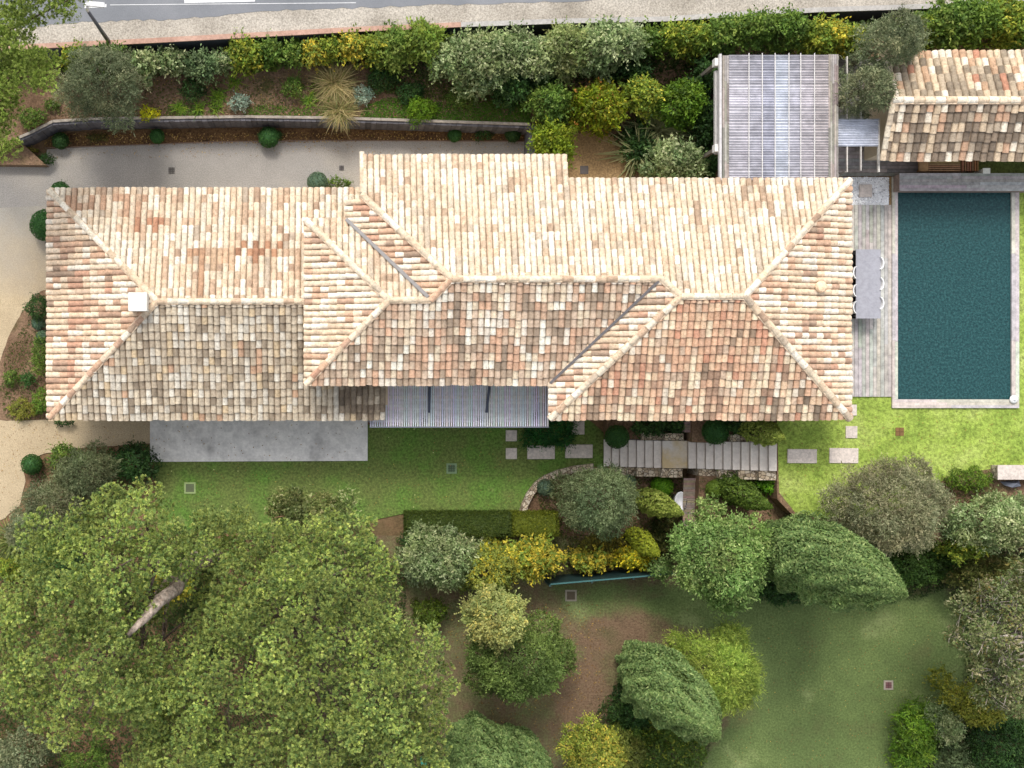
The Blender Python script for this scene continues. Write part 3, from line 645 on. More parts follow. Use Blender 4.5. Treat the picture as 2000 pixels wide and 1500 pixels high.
# ---------------------------------------------------------------- pool, deck
def planks(name, x0, y0, x1, y1, z, th, wd, along, pal, m, parent=None, seed=0, gap=.008, label=None, cat=None, kind=None, seglen=3.2):
    rr = random.Random(seed); mb = MB()
    a0, a1 = (x0, x1) if along == 'y' else (y0, y1); b0, b1 = (y0, y1) if along == 'y' else (x0, x1)
    n = max(1, round((a1-a0)/wd)); w_ = (a1-a0)/n
    for i in range(n):
        b = b0-rr.uniform(0, seglen)*0; first = rr.uniform(.3, 1)*seglen
        while b < b1-.01:
            e = min(b1, b+first); first = seglen
            c = tuple(v*rr.uniform(.93, 1.07) for v in rr.choice(pal)); dz = rr.uniform(-.002, .002)
            if along == 'y': mb.box((a0+i*w_+gap/2, b+.003, z-th), (a0+(i+1)*w_-gap/2, e-.003, z+dz), c)
            else: mb.box((b+.003, a0+i*w_+gap/2, z-th), (e-.003, a0+(i+1)*w_-gap/2, z+dz), c)
            b = e
    o = mb.build(name, m, parent)
    if label or kind: tag(o, label, cat, None, kind)
    return o
PD = [S(184, 180, 174), S(176, 172, 166), S(192, 188, 180)]
PD2 = [S(150, 146, 142), S(162, 158, 152), S(140, 136, 132)]
def W2(x, y, z): q = P(x, y, z); return q.x, q.y
zd = ZT+.06
pool = empty('swimming_pool', P(1865, 575, ZT), 'rectangular dark teal swimming pool with pale wooden surround', 'pool')
x0, y0 = W2(1753, 780, zd); x1, y1 = W2(1975, 372, zd); ox0, oy0 = W2(1742, 797, zd); ox1, oy1 = W2(1990, 345, zd)
mb = MB(); mb.add([(x0, y0, ZT+.02), (x1, y0, ZT+.02), (x1, y1, ZT+.02), (x0, y1, ZT+.02)], [(0, 1, 2, 3)])
tag(mb.build('pool_water', M['water']), kind='structure')
for nm, a, b in (('curb', (ox0, oy0), (ox1, y0)), ('curb', (ox0, y0+.001), (x0, oy1)), ('curb', (x1, y0+.001), (ox1, oy1))):
    al = 'x' if (b[0]-a[0]) > (b[1]-a[1]) else 'y'
    planks(nm, a[0], a[1], b[0], b[1], zd+.03, .25, .12, al, [S(196, 190, 182), S(190, 184, 176), S(202, 196, 188)], M['wood'], pool, 3, .004)
dx0, dy0 = W2(1640, 775, zd); dx1, dy1 = ox0-.005, W2(0, 400, zd)[1]
sheet('deck_base', [(1560, 345), (1742, 345), (1742, 774), (1560, 774)], ZT+.02, M['darkgravel'])
planks('wooden_deck', P(1560, 0, zd).x, dy0, dx1, dy1, zd, .03, .135, 'y', PD, M['wood'], seed=5, gap=.012, label='pale grey board deck between the east roof and the pool', cat='deck')
planks('wooden_deck', P(1430, 0, zd).x, dy1+.01+1.05, P(1795, 0, zd).x, W2(0, 115, zd)[1], zd, .03, .13, 'x', PD2, M['wood'], seed=6, gap=.01, label='darker grey board deck under the pergola and beside the outbuilding', cat='deck')
a = W2(1640, 400, zd); b = W2(1736, 346, zd); mb = MB(); 
rr = random.Random(2)
sheet('pebble_base', [(1640, 346), (1736, 346), (1736, 400), (1640, 400)], zd, M['pebble'], .03)
cnt = []
for k in range(1500):
    x = rr.uniform(a[0], b[0]); y = rr.uniform(a[1], b[1]); q = P(1690, 373, zd)
    if abs(x-q.x) < .24 and abs(y-q.y) < .24: continue
    r = rr.uniform(.018, .04); g_ = rr.uniform(.8, 1); c = tuple(v*g_ for v in S(250, 250, 250))
    mb.add([(x-r, y, zd), (x, y-r*.8, zd), (x+r, y, zd), (x, y+r*.8, zd), (x, y, zd+r)], [(0, 1, 4), (1, 2, 4), (2, 3, 4), (3, 0, 4)], c)
tag(mb.build('white_pebbles', M['plain']), kind='stuff')
q = P(1690, 373, zd); mb = MB(); mb.box((q.x-.23, q.y-.23, zd), (q.x+.23, q.y+.23, zd+.05), S(176, 172, 158)); tag(mb.build('paving_slab', M['slab']), 'square beige slab in the middle of the white pebbles', 'paving slab')
# cover housing
bx = empty('cover_housing', P(1870, 360, ZT), 'long low grey wooden box along the north end of the pool', 'box')
z1 = ZT+.62; a = W2(1757, 373, z1); b = W2(2300, 338, z1)
mb = MB(); mb.box((a[0]+.03, a[1]+.04, ZT), (b[0], b[1]-.03, z1-.03), S(150, 132, 122)); mb.build('body', M['wood'], bx)
planks('lid', a[0], a[1], b[0], b[1], z1, .03, .11, 'x', [S(172, 168, 168), S(160, 156, 158), S(180, 176, 176)], M['wood'], bx, 8, .005)
# float
q = P(1981, 780, zd+.12); fl = empty('pool_float', (q.x, q.y, zd+.03), 'small white round chlorine float on the pool corner', 'float')
mb = MB(); mb.lathe((q.x, q.y, zd+.03), [(.08, 0), (.15, .03), (.15, .08), (.07, .11)], 16, S(240, 240, 240)); mb.build('float_ring', M['plain'], fl, True)
mb = MB(); mb.lathe((q.x, q.y, zd+.1), [(.05, 0.011), (.05, .08), (.02, .1)], 12, S(225, 225, 228)); mb.build('cap', M['plain'], fl, True)
# wooden bench north of housing
q0 = W2(1797, 334, 2.9); q1 = W2(1913, 305, 2.9); bn = empty('wooden_lounger', (q0[0], q0[1], ZT), 'brown slatted wooden lounger behind the pool cover box', 'lounger')
mb = MB(); n = 7
for k in range(n):
    y = q0[1]+(q1[1]-q0[1])*(k+.1)/n; mb.box((q0[0]+.35, y, 2.8), (q0[0]+1.5, y+(q1[1]-q0[1])/n*.6, 2.85), tuple(v*random.uniform(.85, 1.1) for v in S(176, 142, 104)))
mb.build('seat', M['wood'], bn)
mb = MB(); mb.box((q0[0], q0[1], 2.75), (q0[0]+.33, q1[1], 2.86), S(165, 132, 96)); mb.build('end_panel', M['wood'], bn)
mb = MB()
for k in range(7): mb.box((q0[0]+1.55+k*.09, q0[1], 2.8), (q0[0]+1.6+k*.09, q1[1], 2.9), tuple(v*random.uniform(.8, 1.1) for v in S(150, 108, 80)))
mb.build('foot_slats', M['wood'], bn)
for sx in (.1, 2.0):
    for y in (q0[1]+.03, q1[1]-.1):
        mb = MB(); mb.box((q0[0]+sx, y, ZT), (q0[0]+sx+.07, y+.07, 2.75), S(140, 108, 80)); mb.build('leg', M['wood'], bn)
q = P(1926, 334, 3.0); mb = MB(); mb.box((q.x-.11, q.y-.08, ZT), (q.x+.11, q.y+.08, 3.0), S(226, 226, 214)); mb.box((q.x-.13, q.y-.1, 3.001), (q.x+.13, q.y+.1, 3.04), S(232, 232, 222)); tag(mb.build('bollard_light', M['plain']), 'short pale post at the grass strip north of the pool box', 'post')

# ---------------------------------------------------------------- dining table and chairs
zt = ZT+.06+.74
a = W2(1672, 622, zt); b = W2(1720, 487, zt)
tb = empty('dining_table', ((a[0]+b[0])/2, (a[1]+b[1])/2, zd), 'long grey outdoor dining table on the deck under the east eave', 'table')
mb = MB(); mb.box((a[0], a[1], zt-.04), (b[0], b[1], zt), S(158, 158, 166)); mb.build('tabletop', M['metal'], tb)
for sx in (a[0]+.05, b[0]-.12):
    for sy in (a[1]+.08, b[1]-.15):
        mb = MB(); mb.box((sx, sy, zd), (sx+.07, sy+.07, zt-.04), S(80, 80, 86)); mb.build('leg', M['metal'], tb)
def chair(x, y, face, label, col, group='chairs around the dining table'):
    """face=+1 looks to +x; back on the -x side"""
    r = empty('dining_chair', (x, y, zd), label, 'chair', group)
    mb = MB(); mb.box((x-.2, y-.21, zd+.43), (x+.22, y+.21, zd+.47), col, taper=.012); mb.build('seat', M['metal'], r)
    mb = MB(); n = 10; vs = []; fs = []
    for lv, (z, o_, rad) in enumerate(((zd+.45, 0, .23), (zd+.62, .02, .245), (zd+.82, .055, .25))):
        for th in (0, .035):
            for k in range(n+1):
                t_ = -1.05+2.1*k/n; vs.append((x+face*(-.20*math.cos(t_)*1.0-o_+.02-th), y+(rad)*math.sin(t_)*1.02, z))
    m_ = n+1
    for lv in range(2):
        for k in range(n):
            i0 = lv*2*m_+k; i1 = (lv+1)*2*m_+k
            fs.append((i0, i0+1, i1+1, i1)); j0 = i0+m_; j1 = i1+m_; fs.append((j0+1, j0, j1, j1+1))
    for k in range(n): i = 4*m_+k; fs.append((i, i+1, i+m_+1, i+m_))
    mb.add(vs, fs, col); mb.build('backrest', M['metal'], r)
    for sx in (-.17, .17):
        for sy in (-.17, .17):
            mb = MB(); mb.tube([(x+sx*1.15, y+sy*1.15, zd), (x+sx, y+sy, zd+.43)], .014, 6, S(190, 190, 190)); mb.build('leg', M['metal'], r)
wc = S(246, 246, 246)
lb = ['upper', 'middle', 'lower']
for k, cy in enumerate((514, 554, 592)):
    q = P(1723, cy, zd+.8); chair(q.x-.2, q.y, -1, 'white shell chair, %s one of the three on the pool side of the table' % lb[k], wc)
for k, cy in enumerate((532, 567, 600)):
    q = P(1668.5, cy, zd+.8); chair(q.x+.22, q.y, 1, 'white shell chair, %s one of the three on the house side of the table' % lb[k], wc)
q = P(1668, 553, zd+.45); bnc = empty('bench', (q.x, q.y, zd), 'long low black bench along the house side of the dining table', 'bench')
mb = MB(); mb.box((q.x-.25, P(0, 622, 2.9).y, zd+.36), (q.x+.08, P(0, 489, 2.9).y, zd+.41), S(28, 28, 30)); mb.build('seat', M['plain'], bnc)
for yy in (P(0, 618, 2.9).y, P(0, 495, 2.9).y):
    mb = MB(); mb.box((q.x-.2, yy-.04, zd), (q.x+.05, yy+.04, zd+.36), S(28, 28, 30)); mb.build('leg', M['plain'], bnc)

# ---------------------------------------------------------------- pergolas
pz = 3.0
pg = empty('pergola', P(900, 800, 0), 'narrow pergola of thin pale grey slats over the terrace south of the house', 'pergola')
X0p, X1p = P(722, 0, pz).x, P(1072, 0, pz).x; Y0p = P(0, 833, pz).y; n = 80
mb = MB(); rr = random.Random(4); sw = (X1p-X0p)/n
for k in range(n):
    x = X0p+sw*(k+.5); ytop = .42 if x > P(748, 0, pz).x else P(0, 800, pz).y
    c = tuple(v*rr.uniform(.9, 1.08) for v in S(214, 214, 222)); mb.box((x-sw*.31, Y0p, pz-.03), (x+sw*.29, ytop, pz+.02), c)
mb.build('slats', M['plain'], pg)
for xx, dx_ in ((838, 0), (950, 6)):
    mb = MB(); mb.bar(P(xx, 806, 3.06), P(xx+dx_+2, 745, 3.10)+v3(0, .2, 0), .09, .07, S(60, 66, 82)); mb.build('brace', M['metal'], pg)
for xx in (726, 838, 953, 1068):
    mb = MB(); q = P(xx, 0, pz); mb.box((q.x-.05, Y0p+.1, .1), (q.x+.05, Y0p+.2, pz-.1), S(84, 88, 98)); mb.build('post', M['metal'], pg)
    mb = MB(); mb.box((q.x-.04, Y0p+.02, pz-.12), (q.x+.04, .4, pz-.032), S(84, 88, 100)); mb.build('rafter', M['metal'], pg)
mb = MB(); yb = P(0, 776, 2.95).y; mb.box((X0p, yb-.05, pz-.125), (X1p, yb+.05, pz-.033), S(206, 196, 178)); mb.build('beam', M['wood'], pg)
mb = MB(); mb.box((X0p, Y0p-.04, pz-.1), (X1p, Y0p-.003, pz+.04), S(120, 124, 136)); mb.build('front_beam', M['metal'], pg)
planks('wooden_deck', X0p+.05, Y0p+.05, 8.0, .4, .13, .1, .12, 'x', [S(196, 194, 196), S(184, 182, 186), S(206, 204, 204)], M['wood'], seed=14, label='light board floor under the slatted pergola', cat='deck')
# big pergola by the outbuilding
bz = 4.9
pb = empty('pergola', P(1520, 230, ZT), 'large square pergola roofed in ridged grey translucent sheets beside the olive tree', 'pergola')
X0b, X1b = P(1424, 0, bz).x, P(1618, 0, bz).x; YNb, YSb = P(0, 110, bz).y, P(0, 352, bz).y
mb = MB(); rr = random.Random(8); y = YSb
bays = [1424, 1462, 1488, 1513, 1540, 1563, 1590, 1618]; bc = [S(196, 192, 198), S(188, 186, 194), S(180, 180, 192), S(204, 208, 218), S(190, 188, 196), S(194, 188, 192), S(184, 176, 176)]
while y < YNb:
    h = rr.uniform(.07, .13); g_ = rr.uniform(.72, 1.0); bright = 1.25 if 9.6 < y < 10.4 else 1
    for i in range(7):
        xa, xb = P(bays[i], 0, bz).x, P(bays[i+1], 0, bz).x; c = tuple(min(.9, v*g_*bright) for v in bc[i])
        yy1 = min(y+h*.72, YNb); nseg = 3
        mb.add([(xa, y, bz-.015), (xb, y, bz-.015), (xb, (y+yy1)/2, bz+.02), (xa, (y+yy1)/2, bz+.02), (xb, yy1, bz-.015), (xa, yy1, bz-.015), (xb, y+h, bz-.02), (xa, y+h, bz-.02)], [(0, 1, 2, 3), (3, 2, 4, 5)], c)
        mb.add([(xa, yy1, bz-.015), (xb, yy1, bz-.015), (xb, y+h, bz-.015), (xa, y+h, bz-.015)], [(0, 1, 2, 3)], tuple(v*.55 for v in c))  # dark strip between ridges, painted as the shadow line of a slat
    y += h
mb.build('roof_sheet', M['plastic'], pb)
mb = MB()
for xx in bays[1:-1]:
    q = P(xx, 0, bz); mb.box((q.x-.014, YSb, bz+.021), (q.x+.014, YNb+.1, bz+.05), S(206, 202, 198))
mb.build('battens', M['plain'], pb)
mb = MB(); rr = random.Random(12)
for (xa, xb, yn, ys) in ((1411, 1424, 108, 352), (1618, 1638, 106, 352)):
    planks('edge_boards', P(xa, 0, bz).x, P(0, ys, bz).y, P(xb, 0, bz).x-.005, P(0, yn, bz).y, bz+.0, .08, .07, 'y', [S(150, 142, 136), S(168, 160, 152), S(134, 126, 120)], M['wood'], pb, 15, .006, seglen=1.4)
mb = MB(); q = P(1408, 0, bz); mb.box((q.x-.06, YSb, bz-.12), (q.x+.02, YNb+.08, bz+.03), S(196, 192, 190)); mb.build('side_beam', M['plain'], pb)
q = P(1402, 0, bz-.3); mb = MB(); mb.box((q.x-.08, YSb+1, bz-.5), (q.x+.06, YNb-.4, bz-.35), S(190, 186, 182)); mb.build('gutter', M['plain'], pb)
for yy in (124, 291):
    q = P(1399, yy, bz-.35); mb = MB(); mb.box((q.x-.05, q.y-.06, ZG), (q.x+.07, q.y+.06, bz-.42), S(120, 112, 102)); po = mb.build('post', M['wood'], pb); mb = MB(); mb.box((q.x-.12, q.y-.13, bz-.42), (q.x+.12, q.y+.13, bz-.13), S(226, 222, 216)); mb.build('cap', M['plain'], po)
for xx, yy in ((1632, 115), (1632, 345)):
    q = P(xx, yy, bz-.2); mb = MB(); mb.box((q.x-.07, q.y-.07, ZT), (q.x+.07, q.y+.07, bz-.09), S(150, 146, 142)); mb.build('post', M['wood'], pb)
# lean-to sheet
lz = 4.5
ln = empty('canopy', P(1680, 260, ZT), 'small bluish corrugated canopy between the pergola and the outbuilding', 'canopy')
Xa, Xb = P(1620, 0, lz).x, P(1716, 0, lz).x; Ya, Yb = P(0, 286, lz).y, P(0, 232, lz).y
mb = MB(); n = 11; rr = random.Random(10)
for k in range(n):
    y = Ya+(Yb-Ya)*k/n; h = (Yb-Ya)/n; g_ = rr.uniform(.85, 1.1); c = tuple(v*g_ for v in S(186, 190, 202))
    mb.add([(Xa, y, lz), (Xb, y, lz), (Xb, y+h*.45, lz+.035), (Xa, y+h*.45, lz+.035), (Xb, y+h, lz), (Xa, y+h, lz)], [(0, 1, 2, 3), (3, 2, 4, 5)], c)
mb.build('roof_sheet', M['plastic'], ln)
mb = MB()
for xx in (1655, 1682): q = P(xx, 0, lz); mb.box((q.x-.02, Ya-.85 if xx == 1682 else Ya-.9, lz-.08), (q.x+.02, P(0, 110, lz).y, lz-.003), S(196, 190, 182))
q = P(1716, 0, lz); mb.box((q.x-.02, Ya-.9, lz-.08), (q.x+.03, Yb, lz+.03), S(206, 200, 190)); mb.build('rafters', M['wood'], ln)
mb = MB(); mb.box((P(1652, 0, lz).x, Ya-.9, ZT), (P(1655, 0, lz).x, Ya-.84, lz-.08), S(150, 145, 140)); mb.build('post', M['wood'], ln)

# ---------------------------------------------------------------- lamp post, fence, odds
q = P(213, 82, ZR); lp = empty('street_lamp', (q.x, q.y, ZR), 'grey street lamp post with white arm on the road verge beside the wall', 'street lamp')
tp = P(172, 22, 6.0); mb = MB(); mb.tube([q, v3((q.x+tp.x)/2, (q.y+tp.y)/2, 4.2), tp], [.085, .07, .055], 10, S(92, 92, 98)); mb.build('pole', M['metal'], lp, True)
mb = MB(); t2 = P(169, 7, 6.35); mb.tube([tp, t2], .05, 8, S(225, 225, 228)); mb.build('arm', M['metal'], lp, True)
t3 = P(204, 10, 6.3); mb = MB(); mb.bar(t2, t3, .16, .08, S(214, 214, 216)); mb.build('lamp_head', M['metal'], lp)
fn = empty('fence', P(1190, 1120, 0), 'dark green metal mesh fence with teal top rail behind the yellow climber', 'fence')
fz = 1.7; a, b = P(1075, 1141, fz), P(1320, 1120, fz)
mb = MB(); mb.bar(a-v3(0, 0, .85), b-v3(0, 0, .85), .03, 1.66, S(40, 62, 62)); mb.build('panel', M['metal'], fn)
mb = MB(); mb.bar(a, b, .05, .05, S(62, 104, 104)); mb.build('rail', M['metal'], fn)
for k in range(4):
    p = a.lerp(b, k/3); mb = MB(); mb.box((p.x-.03, p.y-.1, 0), (p.x+.03, p.y-.03, 1.66), S(50, 80, 80)); mb.build('post', M['metal'], fn)
q = P(1330, 980, 1.0); bs = empty('garden_basin', (q.x, q.y, 0), 'white oval stone basin beside the timber path', 'basin')
mb = MB(); mb.lathe((q.x, q.y, 0), [(.14, 0), (.12, .5), (.24, .85), (.26, 1.0), (.22, 1.0), (.14, .9), (.03, .86)], 20, S(222, 222, 226), sx=.9, sy=1.5); mb.build('bowl', M['plain'], bs, True)
mb = MB(); a = P(1950, 935, ZT+.5); b = P(2200, 910, ZT+.5); mb.box((a.x, a.y, ZT-.6), (b.x, b.y, ZT+.45)); ww = tag(mb.build('stone_wall', M['stone']), 'thick stone wall end at the right edge below the bright lawn', 'wall')
mb = MB(); mb.box((a.x-.03, a.y-.03, ZT+.451), (b.x, b.y+.03, ZT+.52)); mb.build('coping', M['slab'], ww)
q = P(1968, 943, ZT); mb = MB(); mb.add([(q.x-.3, q.y+.05, ZT+.02), (q.x+.4, q.y+.1, ZT+.02), (q.x+.35, q.y-.1, ZT+.25), (q.x, q.y-.15, ZT+.3), (q.x-.2, q.y-.08, ZT+.12), (q.x+.1, q.y, ZT+.38)], [(0, 4, 5), (4, 3, 5), (3, 2, 5), (2, 1, 5), (1, 0, 5)], S(120, 124, 138))
tag(mb.build('tarpaulin', M['plain']), 'small crumpled grey sheet beside the stone wall end', 'tarpaulin')

# ---------------------------------------------------------------- vegetation
def unit(v): return v/np.maximum(np.linalg.norm(v, axis=1, keepdims=True), 1e-9)
def leafquads(c, nrm, L, Wd, rng, droop=.35, tangent=None):
    n = len(c); r = rng.normal(size=(n, 3)) if tangent is None else tangent+rng.normal(size=(n, 3))*.35
    nn = unit(nrm+rng.normal(size=(n, 3))*droop); t = unit(r-(r*nn).sum(1, keepdims=True)*nn); b = np.cross(nn, t)
    l = (L*rng.uniform(.65, 1.25, n))[:, None]; w_ = (Wd*rng.uniform(.7, 1.2, n))[:, None]
    V = np.stack([c-t*l/2, c+b*w_/2-t*l*.05, c+t*l/2, c-b*w_/2-t*l*.05], 1)
    return V
def cpal(pal, n, rng, var=.16):
    cols = np.array([p[0] for p in pal]); ws = np.array([p[1] for p in pal], float); ws /= ws.sum()
    c = cols[rng.choice(len(pal), n, p=ws)]; return np.clip(c*np.array([1.07, 1.0, .84])*rng.uniform(1-var, 1+var, (n, 1)), 0, .9)
def lobepoints(lobes, dens, rng, zmin=-.35, depth=.1, rough=.12):
    Pn, Nn, I = [], [], []
    C = np.array([l[0] for l in lobes]); Rr = np.array([l[1] for l in lobes]); A = np.array([l[2] if len(l) > 2 else (1, 1, 1) for l in lobes], float)
    for i in range(len(lobes)):
        n = int(4*math.pi*Rr[i]**2*A[i][0]*A[i][1]*dens*.75)+6
        d = unit(rng.normal(size=(n, 3))); d = d[d[:, 2] > zmin]; n = len(d)
        ph = rng.uniform(0, 6.28, 6); fr = 5
        bumpy = 1+rough*(np.sin(d[:, 0]*fr+ph[0])*np.sin(d[:, 1]*fr+ph[1])+.6*np.sin(d[:, 2]*9+d[:, 0]*8+ph[2])*np.sin(d[:, 1]*11+ph[3]))
        rad = Rr[i]*bumpy*(1-np.abs(rng.normal(0, depth, n)))
        p = C[i]+d*rad[:, None]*A[i]
        keep = np.ones(n, bool)
        dd = np.linalg.norm((p[:, None, :]-C[None])/A[None], axis=2)/Rr[None]; dd[:, i] = 9
        keep &= dd.min(1) > .78
        Pn.append(p[keep]); Nn.append(unit(d/A[i])[keep]); I.append(np.full(keep.sum(), i))
    return np.concatenate(Pn), np.concatenate(Nn), np.concatenate(I)
def foliage(name, lobes, pal, dens=520, L=.1, Wd=.055, seed=0, parent=None, lobevar=.3, droop=.5, zmin=-.35, depth=.12, rough=.12, mat='leaf', up=None, sprig=.55):
    rng = np.random.default_rng(seed)
    p, nm, I = lobepoints(lobes, dens, rng, zmin, depth, rough)
    c = cpal(pal, len(p), rng)*(1+rng.uniform(-lobevar, lobevar, len(lobes)))[I][:, None]
    hue = rng.uniform(-.08, .08, len(lobes))[I]; c[:, 0] *= 1+hue
    V = leafquads(p, nm, L, Wd, rng, droop, None if up is None else np.tile(np.array(up, float), (len(p), 1)))
    if sprig:
        ns = int(len(p)*sprig/6); ii = rng.choice(len(p), ns); ray = unit(nm[ii]+rng.normal(size=(ns, 3))*.45); ln_ = rng.uniform(.8, 2.6, ns)*L
        for t in np.linspace(.1, 1, 6):
            pp = p[ii]+ray*(ln_*t)[:, None]+rng.normal(size=(ns, 3))*L*.25
            V = np.concatenate([V, leafquads(pp, unit(np.cross(ray, rng.normal(size=(ns, 3)))*.6+np.array([0, 0, .8])), L*.85, Wd*.85, rng, .4, ray)]); c = np.concatenate([c, c[ii]*1.08])
    return link(name, quads_mesh(name, V, np.clip(c, 0, .9)), M[mat], parent)
def domelobes(c, rx, ry, h, n, rng, lr=.4, z0f=.25):
    """lobes filling a dome of half widths rx, ry and height h standing at c"""
    out = [(np.array([c[0], c[1], c[2]+h*.45]), 1.0, (rx*.72, ry*.72, h*.45))]
    for k in range(n):
        a = k*2.39996+rng.uniform(-.3, .3); q = min(1, math.sqrt((k+.5)/n)*rng.uniform(.88, 1.1)); r = q*(1-lr*.62)*rng.uniform(.9, 1.14)
        zz = h*(z0f+(1-z0f)*math.sqrt(max(0, 1-q*q)))-lr*min(rx, ry)*.6
        rad = lr*min(rx, ry)*rng.uniform(.62, 1.3)
        out.append((np.array([c[0]+rx*r*math.cos(a), c[1]+ry*r*math.sin(a), c[2]+max(zz, rad*.5)]), rad))
    return out
PX = lambda z: FPX/(CAM_H-z)
GREEN = [(S(86, 116, 48), 3), (S(106, 134, 60), 3), (S(70, 98, 42), 2), (S(132, 154, 78), 1)]
YGREEN = [(S(146, 160, 62), 3), (S(124, 146, 58), 3), (S(100, 128, 52), 3.6), (S(180, 182, 76), 1)]
YELLOW = [(S(196, 184, 70), 3), (S(166, 168, 70), 3), (S(118, 140, 60), 4), (S(214, 198, 84), .8)]
GREYG = [(S(128, 148, 104), 3), (S(150, 168, 126), 3), (S(104, 128, 84), 3), (S(184, 196, 160), 1.4)]
OLIVE = [(S(112, 126, 98), 3), (S(134, 144, 116), 3), (S(92, 106, 80), 3), (S(156, 162, 134), 1)]
OLIVE2 = [(S(128, 134, 108), 3), (S(146, 148, 124), 3), (S(108, 116, 88), 3), (S(164, 164, 138), 1.4)]
DARKG = [(S(52, 84, 44), 3), (S(64, 98, 50), 3), (S(44, 70, 38), 2), (S(80, 112, 60), .6)]
BALL = [(S(58, 100, 52), 3), (S(70, 114, 58), 3), (S(50, 86, 46), 2)]
BALLG = [(S(98, 124, 104), 3), (S(114, 138, 116), 2), (S(84, 108, 90), 2)]
BLUE = [(S(142, 166, 158), 3), (S(162, 182, 174), 2), (S(120, 146, 138), 2)]
PINE = [(S(152, 174, 106), 4), (S(172, 190, 114), 3), (S(122, 150, 94), 3), (S(192, 206, 128), 1.2)]
VIVID = [(S(96, 148, 34), 3), (S(78, 130, 30), 3), (S(120, 164, 44), 1)]
CYP = [(S(116, 144, 92), 3), (S(132, 158, 102), 3), (S(98, 128, 80), 3), (S(152, 172, 118), 1)]
CYPY = [(S(150, 168, 84), 3), (S(170, 184, 100), 2), (S(126, 148, 70), 3)]
DRY = [(S(168, 156, 116), 3), (S(184, 172, 132), 2), (S(140, 130, 90), 2), (S(128, 136, 84), 2)]
BROWNG = [(S(112, 126, 84), 3), (S(134, 140, 104), 3), (S(92, 110, 68), 3), (S(156, 154, 128), 1), (S(144, 134, 80), .5)]
def trunk(parent, base, top, r, seed=0, limbs=5, spread=1.0, col=S(120, 104, 88), tips=None):
    rr = random.Random(seed); base, top = Vector(base), Vector(top); mb = MB(); H_ = (top-base).length
    mid = base.lerp(top, .5)+Vector((rr.uniform(-.04, .04)*H_, rr.uniform(-.04, .04)*H_, 0))
    mb.tube([base-v3(0, 0, .1), base+v3(0, 0, .15), mid, top], [r*1.35, r*1.05, r*.75, r*.4], 9, col)
    for k in range(limbs):
        s = mid.lerp(top, rr.uniform(0, .9)); a = k*2.4+rr.uniform(-.4, .4); l = spread*rr.uniform(.6, 1)
        e = tips[k % len(tips)] if tips else s+v3(math.cos(a)*l, math.sin(a)*l, l*rr.uniform(.2, .6))
        e = Vector(e); m_ = s.lerp(e, .5)+v3(0, 0, -.08*l)
        mb.tube([s, m_, e], [r*.4, r*.27, r*.1], 6, col)
        for j in range(2):
            b2 = m_.lerp(e, rr.uniform(.1, .9)); mb.tube([b2, b2+v3(rr.uniform(-.5, .5)*l, rr.uniform(-.5, .5)*l, rr.uniform(0, .4)*l)], [r*.16, r*.05], 5, col)
    return mb.build('trunk', M['bark'], parent, True)
def shrub(px, py, rx, ry, z0, h, pal, label, cat='shrub', name='shrub', group=None, n=14, L=.1, Wd=.055, dens=520, lr=.4, seed=None, tree=False, tr=.08, **k):
    zc = z0+h*.6; q = P(px, py, zc); s = 1/PX(zc); seed = seed if seed is not None else int(px*7+py)
    rng = np.random.default_rng(seed)
    lo = domelobes((q.x, q.y, z0+(h*.25 if tree else 0)), rx*s, ry*s, h*(.75 if tree else 1), n, rng, lr)
    root = empty(name, (q.x, q.y, z0), label, cat, group)
    foliage('crown' if tree else 'foliage', lo, pal, dens, L, Wd, seed, root, **k)
    if tree: trunk(root, (q.x, q.y, z0), (q.x, q.y, z0+h*.7), tr, seed, 6, rx*s*.6)
    else: 
        mb = MB(); mb.tube([(q.x, q.y, z0-.05), (q.x+.02, q.y, z0+h*.5)], [.04, .02], 6, S(110, 92, 72)); mb.build('stem', M['bark'], root)
    return root
def ball(px, py, r, z0, pal, label, group='clipped round topiary balls'):
    s = 1/PX(z0+.5); rad = r*s; zc = z0+rad*.95; q = P(px, py, zc)
    root = empty('topiary_ball', (q.x, q.y, z0), label, 'topiary', group)
    foliage('foliage', [(np.array([q.x, q.y, zc]), rad*.98), (np.array([q.x, q.y, zc]), rad*.8)], pal, 1500, .055, .035, int(px+py), root, lobevar=.03, droop=.6, zmin=-.8, depth=.05, rough=.02, sprig=.04)
    mb = MB(); mb.lathe((q.x, q.y, zc-rad*.8), [(.02, 0), (rad*.5, .12*rad), (rad*.78, .5*rad), (rad*.84, .85*rad), (rad*.72, 1.25*rad), (rad*.4, 1.55*rad), (.02, 1.66*rad)], 12, pal[0][0])
    mb.build('inner_twigs', M['plain'], root)
    return root
